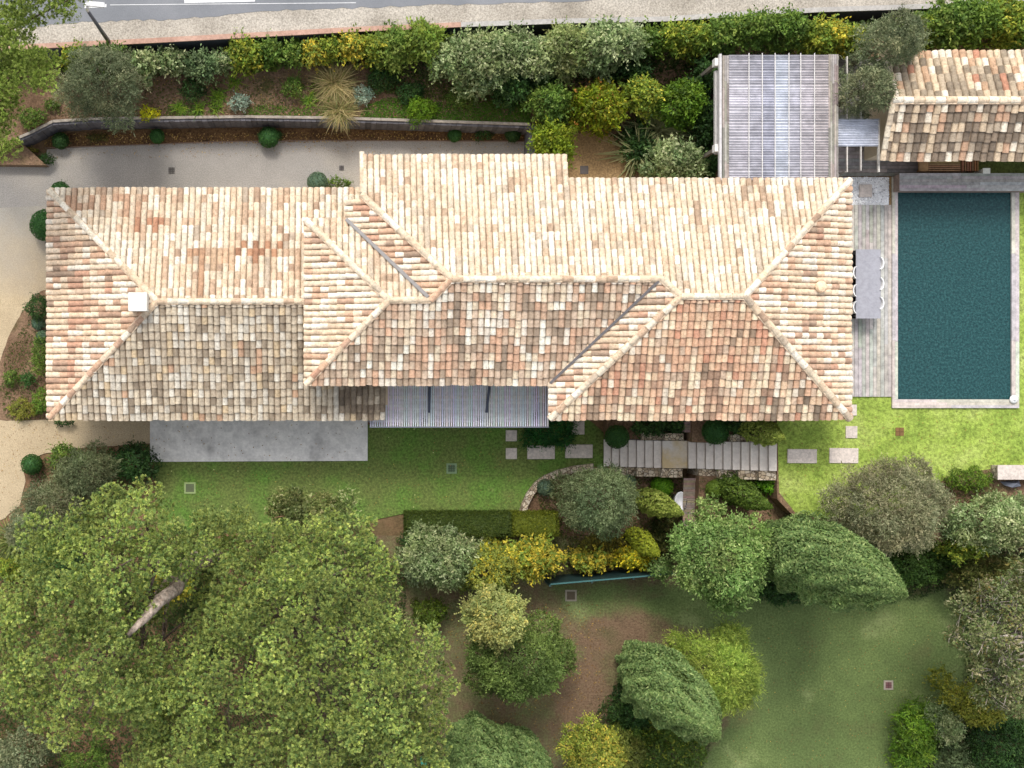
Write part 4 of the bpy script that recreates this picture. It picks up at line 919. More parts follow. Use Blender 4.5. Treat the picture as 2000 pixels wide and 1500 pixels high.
def cypress(px_tip, py_tip, z_tip, z0, r, pal, label, name='cypress', cat='conifer', L=.17, Wd=.055, dens=720, seed=0, group=None, belly=.3, base=None):
    rng = np.random.default_rng(seed+int(px_tip)); tip = P(px_tip, py_tip, z_tip)
    b = Vector((tip.x, tip.y, z0)) if base is None else Vector(base)
    root = empty(name, (b.x, b.y, z0), label, cat, group); H_ = z_tip-z0
    n = int(dens*2*math.pi*r*H_*.7)
    t = rng.uniform(0, 1, n)**.85; a = rng.uniform(0, 2*math.pi, n)
    prof = np.where(t < belly, .62+.38*np.sin(t/belly*math.pi/2), np.cos((t-belly)/(1-belly)*math.pi/2)**.8)
    ph = rng.uniform(0, 6.28, 8)
    lump = 1+.08*np.sin(3*a+ph[0]+5*t)+.14*np.sin(7*a+ph[1]+14*t)*np.sin(16*t+ph[2])+.05*np.sin(13*a+31*t+ph[3])
    rad = r*prof*lump*(1-np.abs(rng.normal(0, .09, n)))
    ax = np.array([b.x, b.y, z0])[None]+t[:, None]*np.array([tip.x-b.x, tip.y-b.y, H_])[None]
    dirn = np.stack([np.cos(a), np.sin(a), np.full(n, .35)], 1)
    p = ax+np.stack([np.cos(a)*rad, np.sin(a)*rad, np.zeros(n)], 1)
    tang = np.stack([np.cos(a)*.5, np.sin(a)*.5, np.full(n, 1.0)], 1)
    cl = 1+.22*np.sin(9*a+ph[4]+20*t)*np.sin(25*t+ph[5])*1.0
    c = cpal(pal, n, rng)*cl[:, None]
    V = leafquads(p, dirn, L, Wd, rng, .55, tang)
    link('crown', quads_mesh('crown', V, np.clip(c, 0, .9)), M['leaf'], root)
    mb = MB(); mb.tube([(b.x, b.y, z0-.1), (b.x+(tip.x-b.x)*.9, b.y+(tip.y-b.y)*.9, z0+H_*.9)], [r*.12, .02], 8, S(112, 94, 78)); mb.build('trunk', M['bark'], root)
    return root
def blades(px, py, z0, n, ln, wd, pal, label, name, cat, group=None, arch=.6, spread=1.0, seed=0, parent=None):
    q = P(px, py, z0+.2); rng = np.random.default_rng(seed+int(px)); root = empty(name, (q.x, q.y, z0), label, cat, group)
    Vs, Cs = [], []; cc = cpal(pal, n, rng)
    for k in range(n):
        a = rng.uniform(0, 6.283); l = ln*rng.uniform(.6, 1.15); el = rng.uniform(.25, 1.35); o = rng.normal(0, .06*spread, 2)
        pts = []; p = np.array([q.x+o[0], q.y+o[1], z0]); e = el
        for j in range(4):
            pts.append(p.copy()); p = p+np.array([math.cos(a)*math.cos(e), math.sin(a)*math.cos(e), math.sin(e)])*l/3; e -= arch*rng.uniform(.6, 1.2)
            p[2] = max(p[2], z0+.02)
        sd_ = np.array([-math.sin(a), math.cos(a), 0])*wd*rng.uniform(.7, 1.2)/2; ws = (1, .95, .7, .12)
        for j in range(3): Vs.append([pts[j]-sd_*ws[j], pts[j]+sd_*ws[j], pts[j+1]+sd_*ws[j+1], pts[j+1]-sd_*ws[j+1]]); Cs.append(cc[k])
    link('blades', quads_mesh('blades', np.array(Vs), np.array(Cs)), M['leaf'], root); return root
def inpoly(x, y, poly):
    c = False; j = len(poly)-1
    for i in range(len(poly)):
        if (poly[i][1] > y) != (poly[j][1] > y) and x < (poly[j][0]-poly[i][0])*(y-poly[i][1])/(poly[j][1]-poly[i][1])+poly[i][0]: c = not c
        j = i
    return c
def edged(x, y, poly):
    best = 1e9
    for i in range(len(poly)):
        a, b = poly[i], poly[(i+1) % len(poly)]; dx, dy = b[0]-a[0], b[1]-a[1]
        t = max(0, min(1, ((x-a[0])*dx+(y-a[1])*dy)/(dx*dx+dy*dy+1e-9))); best = min(best, math.hypot(x-a[0]-t*dx, y-a[1]-t*dy))
    return best
def scatter(poly, dist, rr, holes=(), tries=4000, inset=0):
    xs = [p[0] for p in poly]; ys = [p[1] for p in poly]; out = []
    for _ in range(tries):
        x, y = rr.uniform(min(xs), max(xs)), rr.uniform(min(ys), max(ys))
        if not inpoly(x, y, poly) or any(math.hypot((x-h[0])/h[2], (y-h[1])/h[3]) < 1 for h in holes): continue
        if edged(x, y, poly) < inset: continue
        if all((x-a)**2+(y-b)**2 > dist*dist for a, b in out): out.append((x, y))
    return out
def canopy(poly, z_edge, z_mid, full, lobe_px, rr, holes=(), dist=None, zj=.6):
    """lobes filling an outlined crown; full = px from the rim at which the top is reached"""
    out = []
    for x, y in scatter(poly, dist or lobe_px*.8, rr, holes, inset=lobe_px*.55):
        e = min(1, edged(x, y, poly)/full); z = z_edge+(z_mid-z_edge)*math.sqrt(1-(1-e)**2)+rr.uniform(-zj, zj)
        q = P(x, y, z); out.append((np.array(q), lobe_px/PX(z)*rr.uniform(.6, 1.25)))
    return out
def pine(name, label, lobes, pal, base, top, r, seed, nsub=10, rsub=.19, nn=17, nlen=.08, tdens=84, group='umbrella pines', limbs=10):
    rng = np.random.default_rng(seed); root = empty(name, base, label, 'pine tree', group)
    C = np.array([l[0] for l in lobes]); Rr = np.array([l[1] for l in lobes]); lv = 1+rng.uniform(-.2, .2, len(lobes))
    P_, N_, S_, L_ = [], [], [], []
    cand = []
    for i in range(len(lobes)):                       # boughs > rounded clumps > needle tufts
        if rng.random() < .08: continue
        k = int(nsub*3*(Rr[i]/.5)**1.6)+3
        d = unit(rng.normal(size=(k, 3))+np.array([0, 0, .6]))
        for q_ in C[i]+d*(Rr[i]*rng.uniform(.8, 1.1, k))[:, None]: cand.append((q_, i))
    order = sorted(range(len(cand)), key=lambda t: -cand[t][0][2]+rng.uniform(0, .5)); grid = {}; mind = rsub*1.32
    for t in order:
        c_, i = cand[t]; key = tuple((c_/mind).astype(int)); bad = False
        for dx in (-1, 0, 1):
            for dy in (-1, 0, 1):
                for dz in (-1, 0, 1):
                    for o_ in grid.get((key[0]+dx, key[1]+dy, key[2]+dz), ()):
                        if (o_[0]-c_[0])**2+(o_[1]-c_[1])**2+(o_[2]-c_[2])**2 < mind*mind: bad = True
        if bad: continue
        grid.setdefault(key, []).append(c_)
        rs = rsub*rng.uniform(.75, 1.2); m_ = int(4*math.pi*rs*rs*tdens*.62)
        e = unit(rng.normal(size=(m_, 3))+np.array([0, 0, .5])); P_.append(c_+e*np.array([1, 1, .8])*rs*rng.uniform(.72, 1.04, (m_, 1))); N_.append(e); S_.append(np.full(m_, rng.uniform(.78, 1.25)*lv[i]))
    p = np.concatenate(P_); nm = np.concatenate(N_); sv = np.concatenate(S_); m_ = len(p)
    up = unit(nm+np.array([0, 0, .35])); tc = cpal(pal, m_, rng, .12)*sv[:, None]
    d = unit(np.repeat(up, nn, 0)+unit(rng.normal(size=(m_*nn, 3)))*.6); c0 = np.repeat(p, nn, 0)
    l = (nlen*rng.uniform(.7, 1.25, m_*nn))[:, None]; side = unit(np.cross(d, rng.normal(size=(m_*nn, 3))))*.0078*rng.uniform(.8, 1.4, m_*nn)[:, None]
    V = np.stack([c0-side*.7, c0+side*.7, c0+d*l+side, c0+d*l-side], 1)
    Cc = np.repeat(tc, nn, 0)*rng.uniform(.82, 1.15, (m_*nn, 1))
    q, qn, qi = lobepoints([(c-np.array([0, 0, 1.0]), r_) for c, r_ in lobes], 60, rng, -.2, .3)     # darkened leaf layer low in the crown, hiding the ground
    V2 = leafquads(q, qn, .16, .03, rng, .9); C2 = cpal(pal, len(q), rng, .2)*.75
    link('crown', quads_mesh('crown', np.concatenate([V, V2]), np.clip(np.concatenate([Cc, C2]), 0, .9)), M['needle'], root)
    tips = [Vector(l[0])-v3(0, 0, l[1]*.3) for l in random.Random(seed).sample(lobes, min(limbs, len(lobes)))]
    trunk(root, base, top, r, seed, len(tips), 2, S(112, 98, 88), tips)
    return root
rr = random.Random(21)
holesA = [(130, 1100, 32, 50), (330, 1205, 62, 30), (345, 1165, 30, 60), (110, 1350, 26, 34), (300, 1130, 26, 22)]
polyA = [(190, 985), (215, 945), (255, 935), (300, 952), (312, 990), (380, 1010), (420, 1020), (400, 1100), (330, 1130), (310, 1250), (350, 1330), (330, 1450), (270, 1440), (180, 1445), (100, 1440), (40, 1400), (-20, 1350), (-40, 1150), (40, 1130), (45, 1050), (90, 1005), (150, 1000)]
polyB = [(400, 1008), (500, 1000), (600, 1020), (690, 1010), (740, 1040), (775, 1075), (772, 1130), (800, 1190), (850, 1250), (895, 1320), (880, 1390), (885, 1450), (840, 1540), (600, 1600), (250, 1600), (260, 1450), (300, 1380), (300, 1260), (380, 1200), (390, 1120)]
holesB = [(480, 1400, 26, 20), (400, 1215, 20, 30), (720, 1310, 40, 30), (440, 1280, 20, 20), (760, 1230, 20, 18)]
bA = P(425, 1085, 0); lobA = canopy(polyA, 8.2, 12.0, 150, 33, rr, holesA, 34, .9)
pA = P(250, 1240, 11.2)
pine('pine_tree', 'tall umbrella pine at left whose bare leaning trunk shows through the crown', lobA, PINE, (bA.x, bA.y, 0), tuple(pA), .26, 1)
tk = MB(); a, b = P(385, 1085, 8.6), P(262, 1232, 11.3)
lobB = canopy(polyB, 6.8, 11.0, 190, 33, rr, holesB, 34, .9)
bB = P(560, 1110, 0); pine('pine_tree', 'widest umbrella pine with dense rounded needle tufts, bottom centre left', lobB, PINE, (bB.x, bB.y, 0), (bB.x-.3, bB.y-.3, 8.8), .3, 2, limbs=14)
# the visible leaning limb of the left pine
pr = [o for o in bpy.data.objects if o.name == 'pine_tree'][0]
tk.tube([P(405, 1060, 7.6), P(368, 1102, 9.0), P(345, 1150, 9.9), P(312, 1172, 10.8), P(285, 1205, 11.5), P(250, 1240, 11.9)], [.2, .24, .21, .2, .14, .06], 10, S(176, 160, 146)); tk.build('limb', M['bark'], pr, True)
# pine at the top left corner
polyC = [(-60, 70), (0, 60), (20, -40), (170, -40), (168, 10), (140, 30), (135, 55), (100, 20), (60, 30), (55, 75), (100, 100), (108, 140), (95, 190), (70, 175), (40, 180), (30, 215), (40, 260), (38, 295), (0, 305), (-60, 300)]
lobC = canopy(polyC, 6.5, 8.5, 60, 22, rr, (), 19)
bC = P(-60, 180, ZG); pine('pine_tree', 'pine reaching over the road and drive at the top left corner', lobC, [(S(150, 174, 92), 3), (S(170, 190, 110), 3), (S(126, 152, 76), 2)], (bC.x, bC.y, ZG), (bC.x+.3, bC.y, 7), .2, 3, limbs=8, group=None, nsub=16)
# shaded shrubs beneath the pine at bottom left
shrub(40, 1475, 60, 45, 0, 3.0, OLIVE, 'grey green olive bush below the left pine at the bottom left corner', n=14, dens=420)
shrub(165, 1500, 60, 35, 0, 2.2, GREEN, 'low green bush at the bottom edge under the left pine', n=12)
shrub(340, 1150, 75, 70, 0, 2.5, [(S(70, 90, 40), 3), (S(56, 76, 34), 2)], 'dark green bush seen in the gap of the left pine', n=12, dens=300)
shrub(325, 1150, 50, 30, 3.5, 2.6, YELLOW, 'bright yellow shrub showing through the gap above the bare pine trunk', n=10, L=.13, Wd=.09, tree=True)
shrub(120, 1110, 55, 60, 0, 4.0, DARKG, 'dark shrub in the gap between the pine tufts at left', n=12, dens=380)
# holm oak beside the pine
lo = canopy([(515, 985), (540, 950), (570, 938), (600, 975), (640, 975), (670, 955), (705, 985), (715, 1020), (680, 1050), (600, 1040), (530, 1010)], 4.5, 6.2, 60, 19, rr, ((620, 1035, 30, 16),), 17)
q = P(620, 1030, 0); rt = empty('oak_tree', (q.x, q.y, 0), 'dark small leaved oak standing behind the big pine at the lawn edge', 'tree')
foliage('crown', lo, [(S(96, 110, 62), 3), (S(122, 132, 84), 3), (S(78, 94, 50), 2), (S(160, 164, 124), .7)], 620, .1, .055, 5, rt)
trunk(rt, (q.x, q.y, 0), (q.x-.1, q.y+.3, 4.3), .16, 5, 8, 1.6, S(150, 112, 92), [Vector(l[0]) for l in lo[::2]])

# ---- north hedge along the road wall
HG = [  # px, py, rx, ry, h, palette, label
 (150, 112, 30, 24, 1.8, YGREEN, 'yellow green shrub at the left end of the road hedge beside the pine'),
 (215, 110, 28, 26, 2.0, GREEN, 'green shrub behind the grey olive tree at the road wall'),
 (282, 122, 34, 28, 1.7, GREYG, 'grey green shrub just right of the olive tree'),
 (335, 122, 36, 26, 1.7, GREYG, 'second grey green shrub right of the olive tree'),
 (392, 125, 36, 22, 1.4, [(S(96, 120, 84), 3), (S(112, 136, 100), 2)], 'low grey green shrub before the yellow green row begins'),
 (440, 120, 26, 18, 1.2, GREYG, 'smallest grey green shrub of the road hedge'),
 (480, 106, 34, 28, 1.9, YGREEN, 'yellow green shrub starting the bright row by the wall'),
 (530, 106, 30, 26, 1.8, GREEN, 'mid green shrub with yellowish neighbour to its left'),
 (572, 106, 30, 26, 1.8, GREEN, 'mid green shrub left of the bright yellow one'),
 (610, 100, 24, 24, 1.8, YELLOW, 'bright yellow leaved shrub nearest the tall dry grass'),
 (650, 98, 28, 24, 1.8, YGREEN, 'yellow green shrub right above the tall dry grass'),
 (692, 90, 24, 26, 2.0, YELLOW, 'second bright yellow shrub along the terracotta coping'),
 (728, 92, 28, 26, 2.0, YGREEN, 'yellow green shrub beside the taller fresh green pair'),
 (772, 88, 42, 36, 2.3, [(S(120, 146, 70), 3), (S(142, 164, 86), 3), (S(96, 126, 58), 2)], 'fresh green rounded shrub, left one of a pair'),
 (828, 84, 42, 34, 2.3, [(S(130, 152, 66), 3), (S(110, 138, 58), 3), (S(150, 168, 84), 1)], 'fresh green rounded shrub, right one of a pair'),
 (890, 118, 48, 46, 2.8, GREYG, 'grey green variegated shrub leading the long pale clump'),
 (940, 118, 56, 54, 3.0, GREYG, 'largest grey green variegated shrub bulging over the bank'),
 (1000, 100, 46, 42, 2.8, GREYG, 'variegated shrub with bare twigs at the wall'),
 (1050, 112, 48, 44, 2.7, GREYG, 'variegated shrub in the middle of the pale clump'),
 (1105, 98, 46, 44, 2.8, [(S(140, 152, 100), 3), (S(120, 138, 86), 3), (S(164, 172, 128), 1)], 'thin twiggy pale shrub of the variegated clump'),
 (1165, 92, 50, 42, 2.8, GREYG, 'pale variegated shrub near the right end of its clump'),
 (1215, 84, 40, 36, 2.5, GREYG, 'last pale variegated shrub before the yellow green ones'),
 (1265, 78, 34, 28, 2.2, GREEN, 'green shrub right of the variegated clump'),
 (1312, 74, 34, 28, 2.2, YGREEN, 'yellow green shrub above the bare soil patch'),
 (1362, 72, 34, 30, 2.2, YGREEN, 'yellow green shrub left of the tall green hedge shrub'),
 (1412, 76, 38, 34, 2.5, GREEN, 'green shrub at the pergola corner near the road'),
 (1470, 66, 48, 36, 2.8, GREEN, 'big mid green shrub behind the pergola'),
 (1530, 66, 44, 36, 2.8, GREEN, 'second big mid green shrub behind the pergola'),
 (1585, 76, 34, 30, 2.4, YGREEN, 'yellow green shrub between the green and the yellow ones behind the pergola'),
 (1625, 80, 38, 30, 2.5, YELLOW, 'yellow flecked shrub behind the right end of the pergola'),
 (1668, 84, 30, 28, 2.4, YGREEN, 'yellow green shrub left of the grey olive behind the canopy'),
 (1795, 64, 36, 32, 2.4, YGREEN, 'yellow green shrub behind the outbuilding roof at left'),
 (1845, 52, 44, 42, 2.8, GREEN, 'rounded green shrub behind the outbuilding roof'),
 (1900, 48, 46, 44, 2.9, [(S(104, 134, 54), 3), (S(86, 116, 48), 3), (S(130, 156, 66), 1)], 'taller green shrub second from the right edge of the road hedge'),
 (1960, 46, 48, 44, 2.9, YGREEN, 'yellow green shrub at the right end of the road hedge'),
 (2020, 44, 44, 44, 2.9, GREEN, 'green shrub cut by the right picture edge by the road')]
RR2 = random.Random(33)
for i, (x, y, a, b, h, pal, lab) in enumerate(HG):
    shrub(x+RR2.uniform(-4, 4), y+RR2.uniform(-6, 6), a*RR2.uniform(1.0, 1.3), b*RR2.uniform(.95, 1.25), ZG if x < 1400 else 1.6, h*RR2.uniform(.8, 1.15), pal, lab, group='hedge shrubs along the road wall', n=24, L=.15, Wd=.08, dens=330, lr=.3, rough=.3, depth=.22, droop=.65)
# ---- garden shrubs north east
for x, y, a, b, h, pal, lab in [
 (1075, 205, 46, 40, 2.0, GREEN, 'mid green rounded shrub left of the big yellow green one'),
 (1168, 208, 62, 50, 2.4, [(S(134, 150, 34), 3), (S(112, 134, 36), 3), (S(160, 160, 50), 1), (S(170, 120, 60), .3)], 'big yellow green shrub with a few orange leaves'),
 (1252, 190, 38, 40, 2.2, YGREEN, 'yellow green shrub between the orange flecked one and the dark green one'),
 (1330, 205, 48, 48, 2.3, [(S(82, 116, 34), 3), (S(100, 132, 42), 3), (S(62, 92, 30), 2)], 'deep green shrub above the spiky plants'),
 (1378, 150, 26, 40, 2.2, DARKG, 'dark shrub beside the upper white pergola post'),
 (1378, 240, 30, 60, 1.8, DARKG, 'dark ivy like shrub along the left side of the pergola'),
 (1078, 285, 42, 50, 2.2, [(S(122, 142, 36), 3), (S(98, 122, 34), 3), (S(146, 160, 50), 1)], 'yellow green shrub beside the brown gravel and the roof'),
 (1000, 170, 48, 34, 1.3, DARKG, 'dark low shrub below the pale variegated clump'),
 (1060, 160, 40, 25, 1.2, DARKG, 'dark low shrub above the mid green rounded one'),
 (1230, 140, 50, 24, 1.3, DARKG, 'dark low shrub behind the yellow green ones'),
 (1320, 325, 62, 48, 2.6, GREYG, 'pale green shrub touching the house roof by the spiky plants'),
 (1250, 280, 36, 40, .9, DARKG, 'dark shrub under the spiky leaves'),
 (1385, 325, 24, 32, 1.6, DARKG, 'dark green shrub under the lower pergola post')]:
    shrub(x, y, a, b, ZG, h, pal, lab, group='garden shrubs between the road and the house', n=24, L=.15, Wd=.075, dens=340, lr=.3, rough=.28, depth=.2, droop=.65)
blades(1285, 255, ZG, 170, 1.5, .07, [(S(142, 150, 112), 3), (S(164, 168, 132), 2), (S(118, 128, 92), 2)], 'large spiky grey green flax plant above the pale green shrub', 'flax_plant', 'plant', 'spiky flax plants by the pergola', .35)
blades(1245, 300, ZG, 130, 1.4, .07, [(S(142, 150, 112), 3), (S(164, 168, 132), 2)], 'spiky flax plant left of the pale green shrub beside the gravel', 'flax_plant', 'plant', 'spiky flax plants by the pergola', .35)
blades(1350, 262, ZG, 70, 1.2, .06, [(S(142, 150, 112), 3), (S(164, 168, 132), 2)], 'smaller spiky flax plant next to the pergola hedge', 'flax_plant', 'plant', 'spiky flax plants by the pergola', .35)
blades(28, 1055, 0, 170, 1.1, .05, [(S(112, 128, 70), 3), (S(146, 156, 98), 2), (S(90, 108, 56), 2)], 'spiky flax plant at the left edge above the pine', 'flax_plant', 'plant', None, .4)
blades(655, 165, ZG, 600, 1.15, .022, DRY, 'tall straw coloured ornamental grass, upper one of two', 'ornamental_grass', 'grass', 'dry ornamental grasses on the bank', .55, 2)
blades(665, 215, ZG, 460, .95, .022, DRY, 'straw coloured ornamental grass overhanging the sleeper wall, lower one of two', 'ornamental_grass', 'grass', 'dry ornamental grasses on the bank', .55, 2)
for k, (x, y, s, lab) in enumerate([(350, 208, 70, 'strappy green daylily right of the yellow spurge'), (425, 185, 80, 'strappy green daylily clump left of the blue sage'), (420, 208, 50, 'small daylily at the wall left of the blue sage'), (455, 160, 40, 'sparse daylily above the blue sage'), (605, 195, 70, 'strappy daylily left of the dry grass'), (628, 165, 50, 'daylily just left of the upper dry grass'), (640, 195, 60, 'daylily touching the dry grass on its left'), (385, 212, 50, 'daylily on the wall edge between its neighbours')]):
    blades(x, y, ZG, s, .42, .03, [(S(112, 146, 46), 3), (S(86, 122, 38), 3), (S(140, 164, 60), 1)], lab, 'daylily', 'plant', 'daylilies on the bank', .5, 1.6, seed=k)
def litter(poly, z, n, pal, seed, size=.05):
    r_ = random.Random(seed); rng = np.random.default_rng(seed); pts = []
    xs = [p[0] for p in poly]; ys = [p[1] for p in poly]
    while len(pts) < n:
        x, y = r_.uniform(min(xs), max(xs)), r_.uniform(min(ys), max(ys))
        if inpoly(x, y, poly): q = P(x, y, z); pts.append((q.x, q.y, z+.012))
    p = np.array(pts); o = link('fallen_leaves', quads_mesh('fallen_leaves', leafquads(p, np.tile([0, 0, 1.], (n, 1)), size, size*.6, rng, .15), cpal(pal, n, rng, .25)), M['leaf']); tag(o, kind='stuff')
LT = [(S(150, 120, 74), 3), (S(120, 92, 58), 3), (S(184, 160, 90), 1)]
litter([(310, 905), (715, 905), (725, 840), (985, 840), (1020, 990), (790, 1000), (320, 1000)], .03, 260, LT, 1)
litter([(1340, 1190), (1830, 1180), (1860, 1400), (1780, 1500), (1400, 1500), (1450, 1300)], .02, 420, LT, 2)
litter([(800, 1180), (1180, 1180), (1180, 1500), (1000, 1500), (900, 1300)], .02, 900, LT, 3, .07)
litter([(95, 285), (1030, 278), (1030, 300), (95, 310)], .02, 260, LT, 4)
litter([(0, 830), (290, 825), (290, 860), (60, 890), (0, 1000)], .02, 160, LT, 5)
litter([(1520, 825), (1985, 800), (1985, 905), (1800, 930), (1700, 900), (1530, 980)], ZT+.02, 220, LT, 6)
litter([(296, 825), (716, 825), (716, 898), (296, 898)], .11, 60, LT, 7, .06)
litter([(88, 262), (1034, 256), (1034, 272), (88, 286)], .03, 1500, LT+[(S(196, 168, 120), 1)], 8, .07)
litter([(130, 150), (700, 130), (1000, 150), (1030, 235), (110, 230)], ZG+.01, 1500, LT+[(S(170, 150, 120), 1)], 9, .06)
# ---- small plants on the bank
for x, y, a, b, h, pal, lab, nm in [
 (375, 176, 24, 22, .6, DARKG, 'dark green round plant on the bank above the daylilies', 'shrub'),
 (570, 172, 24, 20, .6, GREEN, 'fresh green cushion plant on the bank left of the dry grass', 'shrub'),
 (292, 221, 22, 13, .35, [(S(206, 204, 40), 3), (S(170, 184, 44), 2)], 'bright yellow spurge at the wall edge beside the olive', 'spurge'),
 (466, 201, 19, 19, .5, BLUE, 'silvery blue cushion plant in the left part of the bank', 'lavender'),
 (708, 186, 20, 20, .5, BLUE, 'silvery blue cushion plant right of the dry grass', 'lavender'),
 (745, 155, 36, 24, .6, DARKG, 'dark green plant on the bank right of the silvery cushion', 'shrub'),
 (822, 212, 36, 28, .7, [(S(96, 136, 36), 3), (S(116, 154, 44), 2)], 'bright green bush at the wall edge in the right part of the bank', 'shrub'),
 (800, 180, 34, 22, .5, DARKG, 'low dark plant above the bright green bush', 'shrub'),
 (900, 190, 40, 24, .5, GREEN, 'low green plant under the big variegated shrub', 'shrub'),
 (945, 262, 22, 13, .5, DARKG, 'loose dark plant in the leaf litter bed near its right end', 'shrub'),
 (540, 262, 14, 8, .3, DARKG, 'flat dark plant in the leaf litter beside the round topiary', 'shrub'),
 (190, 268, 26, 9, .3, [(S(72, 80, 44), 2), (S(98, 92, 50), 2)], 'flat dull plant in the leaf litter bed near its left end', 'shrub'),
 (90, 312, 16, 12, .5, DARKG, 'dark tuft at the corner of the drive', 'shrub'),
 (60, 230, 30, 22, .5, GREEN, 'green plant on the bank between pine and wall end', 'shrub'),
 (100, 205, 18, 12, .3, GREEN, 'small green plant on the bare bank near the pine', 'shrub'),
 (50, 295, 26, 8, .35, [(S(136, 132, 60), 3), (S(110, 112, 50), 2)], 'faded yellowish plant below the wall end', 'shrub'),
 (75, 600, 26, 30, 1.0, DARKG, 'dark green shrub against the west eave', 'shrub'),
 (80, 690, 22, 45, .8, GREEN, 'long green shrub hugging the west eave', 'shrub'),
 (55, 742, 16, 15, .5, BALL, 'small round bush in the western bed', 'shrub'),
 (22, 738, 16, 20, .4, GREEN, 'ragged green plant at the edge of the western bed', 'shrub'),
 (82, 780, 20, 28, .8, [(S(92, 130, 50), 3), (S(120, 150, 60), 2)], 'light green shrub at the south west roof corner', 'shrub'),
 (45, 800, 36, 20, .5, [(S(136, 142, 64), 3), (S(114, 124, 54), 2)], 'spreading yellowish plant at the tip of the western bed', 'shrub'),
 (660, 358, 34, 12, .5, GREEN, 'flat clipped green shrub beside the grey ball north of the roof', 'shrub'),
 (125, 824, 24, 9, .5, DARKG, 'dark shrub under the south west eave', 'shrub')]:
    shrub(x, y, a, b, ZG if y < 245 and x > 40 else 0, h, pal, lab, name=nm, n=9, L=.08, Wd=.04, dens=700, lr=.42, cat='plant' if nm != 'shrub' else 'shrub')
for x, y, r, z, pal, lab in [(118, 275, 17, 0, DARKG, 'dark clipped ball at the left end of the leaf litter bed'), (307, 266, 15, 0, BALL, 'clipped ball in the leaf litter bed above the left drain cover'),
 (525, 268, 21, 0, BALL, 'largest clipped ball in the leaf litter bed'), (888, 264, 14, 0, BALL, 'small clipped ball in the right part of the leaf litter bed'), (1002, 262, 16, 0, DARKG, 'clipped dark ball at the right end of the leaf litter bed'),
 (118, 374, 20, 0, BALL, 'clipped ball half hidden by the north west roof corner'), (90, 440, 32, 0, BALL, 'big clipped ball against the west eave'), (620, 356, 21, 0, BALLG, 'greyish clipped ball north of the roof next to the flat green shrub'),
 (75, 631, 14, 0, BALLG, 'greyish ball in the western bed, upper of two'), (84, 658, 14, 0, BALLG, 'greyish ball in the western bed, lower of two'), (62, 907, 21, 0, BALL, 'clipped ball at the edge of the sandy gravel beside the olive bushes'),
 (1205, 853, 24, .6, BALL, 'dark clipped ball overhanging the foot of the stairs'), (1397, 843, 26, 1.7, BALL, 'dark clipped ball overhanging the upper flight of stairs'), (1065, 952, 17, 0, BALLG, 'blue grey clipped ball on the curved stone kerb'),
 (1227, 942, 16, 0, BALLG, 'grey green ball half under the olive by the stairs'), (1396, 955, 18, 1.5, [(S(96, 120, 44), 3), (S(114, 136, 54), 2)], 'olive green ball south of the upper flight wall'), (1293, 950, 22, 0, VIVID, 'vivid green clipped cushion beside the timber path')]:
    ball(x, y, r, z, pal, lab)
# ---- ground cover on the bank
def cover_patch(poly, z, pal, label_kind, dens, L, Wd, h, seed, name='ground_cover'):
    rng = np.random.default_rng(seed); pts = [P(x, y, z) for x, y in poly]; pp = [(p.x, p.y) for p in pts]
    xs = [p[0] for p in pp]; ys = [p[1] for p in pp]; A = (max(xs)-min(xs))*(max(ys)-min(ys)); n = int(A*dens)
    X = rng.uniform(min(xs), max(xs), n); Y = rng.uniform(min(ys), max(ys), n)
    k = np.array([inpoly(x, y, pp) for x, y in zip(X, Y)]); X, Y = X[k], Y[k]
    hh = h*(.6+.4*np.sin(X*2.3+1)*np.sin(Y*3.1)+.3*np.sin(X*6)*np.sin(Y*7)); hh = np.clip(hh, .02, None)
    p = np.stack([X, Y, z+hh*rng.uniform(.3, 1, len(X))], 1); nm = np.tile([0, 0, 1.0], (len(X), 1))
    o = link(name, quads_mesh(name, leafquads(p, nm, L, Wd, rng, .7), cpal(pal, len(X), rng)), M['leaf']); return tag(o, kind='stuff')
gp = [(S(82, 128, 34), 3), (S(66, 108, 30), 3), (S(104, 146, 46), 1)]
cover_patch([(715, 205), (760, 190), (830, 195), (900, 205), (1000, 195), (1035, 200), (1036, 246), (800, 238), (700, 232)], ZG, gp, '', 1500, .07, .03, .12, 1)
cover_patch([(470, 215), (520, 205), (600, 210), (640, 215), (640, 232), (480, 230)], ZG, gp, '', 800, .07, .03, .08, 2)
cover_patch([(330, 205), (400, 205), (400, 232), (320, 232)], ZG, gp, '', 700, .07, .03, .08, 3)
cover_patch([(720, 130), (800, 135), (860, 160), (940, 185), (1030, 180), (1030, 200), (900, 200), (760, 185), (725, 170)], ZG, [(S(70, 90, 36), 3), (S(92, 104, 44), 2)], '', 700, .09, .04, .12, 4)
cover_patch([(10, 690), (60, 620), (95, 600), (95, 820), (10, 820), (0, 760)], 0.01, [(S(86, 100, 48), 3), (S(70, 88, 40), 2)], '', 260, .08, .04, .06, 5)
cover_patch([(1050, 120), (1400, 100), (1400, 340), (1230, 340), (1220, 270), (1110, 255), (1050, 250)], ZG, [(S(56, 76, 30), 3), (S(74, 90, 38), 2)], '', 160, .12, .06, .15, 6)
UND = [(S(78, 94, 48), 3), (S(96, 108, 56), 3), (S(62, 80, 40), 2), (S(120, 104, 70), 1)]
UNDD = [(S(62, 84, 42), 3), (S(80, 100, 50), 2), (S(50, 70, 36), 2)]
cover_patch([(110, 108), (500, 88), (900, 68), (1420, 60), (1420, 130), (1050, 165), (860, 165), (720, 128), (440, 140), (280, 155), (120, 150)], ZG, UNDD, '', 420, .11, .055, .35, 21)
cover_patch([(1400, 60), (2060, 20), (2060, 110), (1730, 120), (1640, 110), (1400, 110)], ZT-.2, UNDD, '', 380, .12, .06, .5, 22)
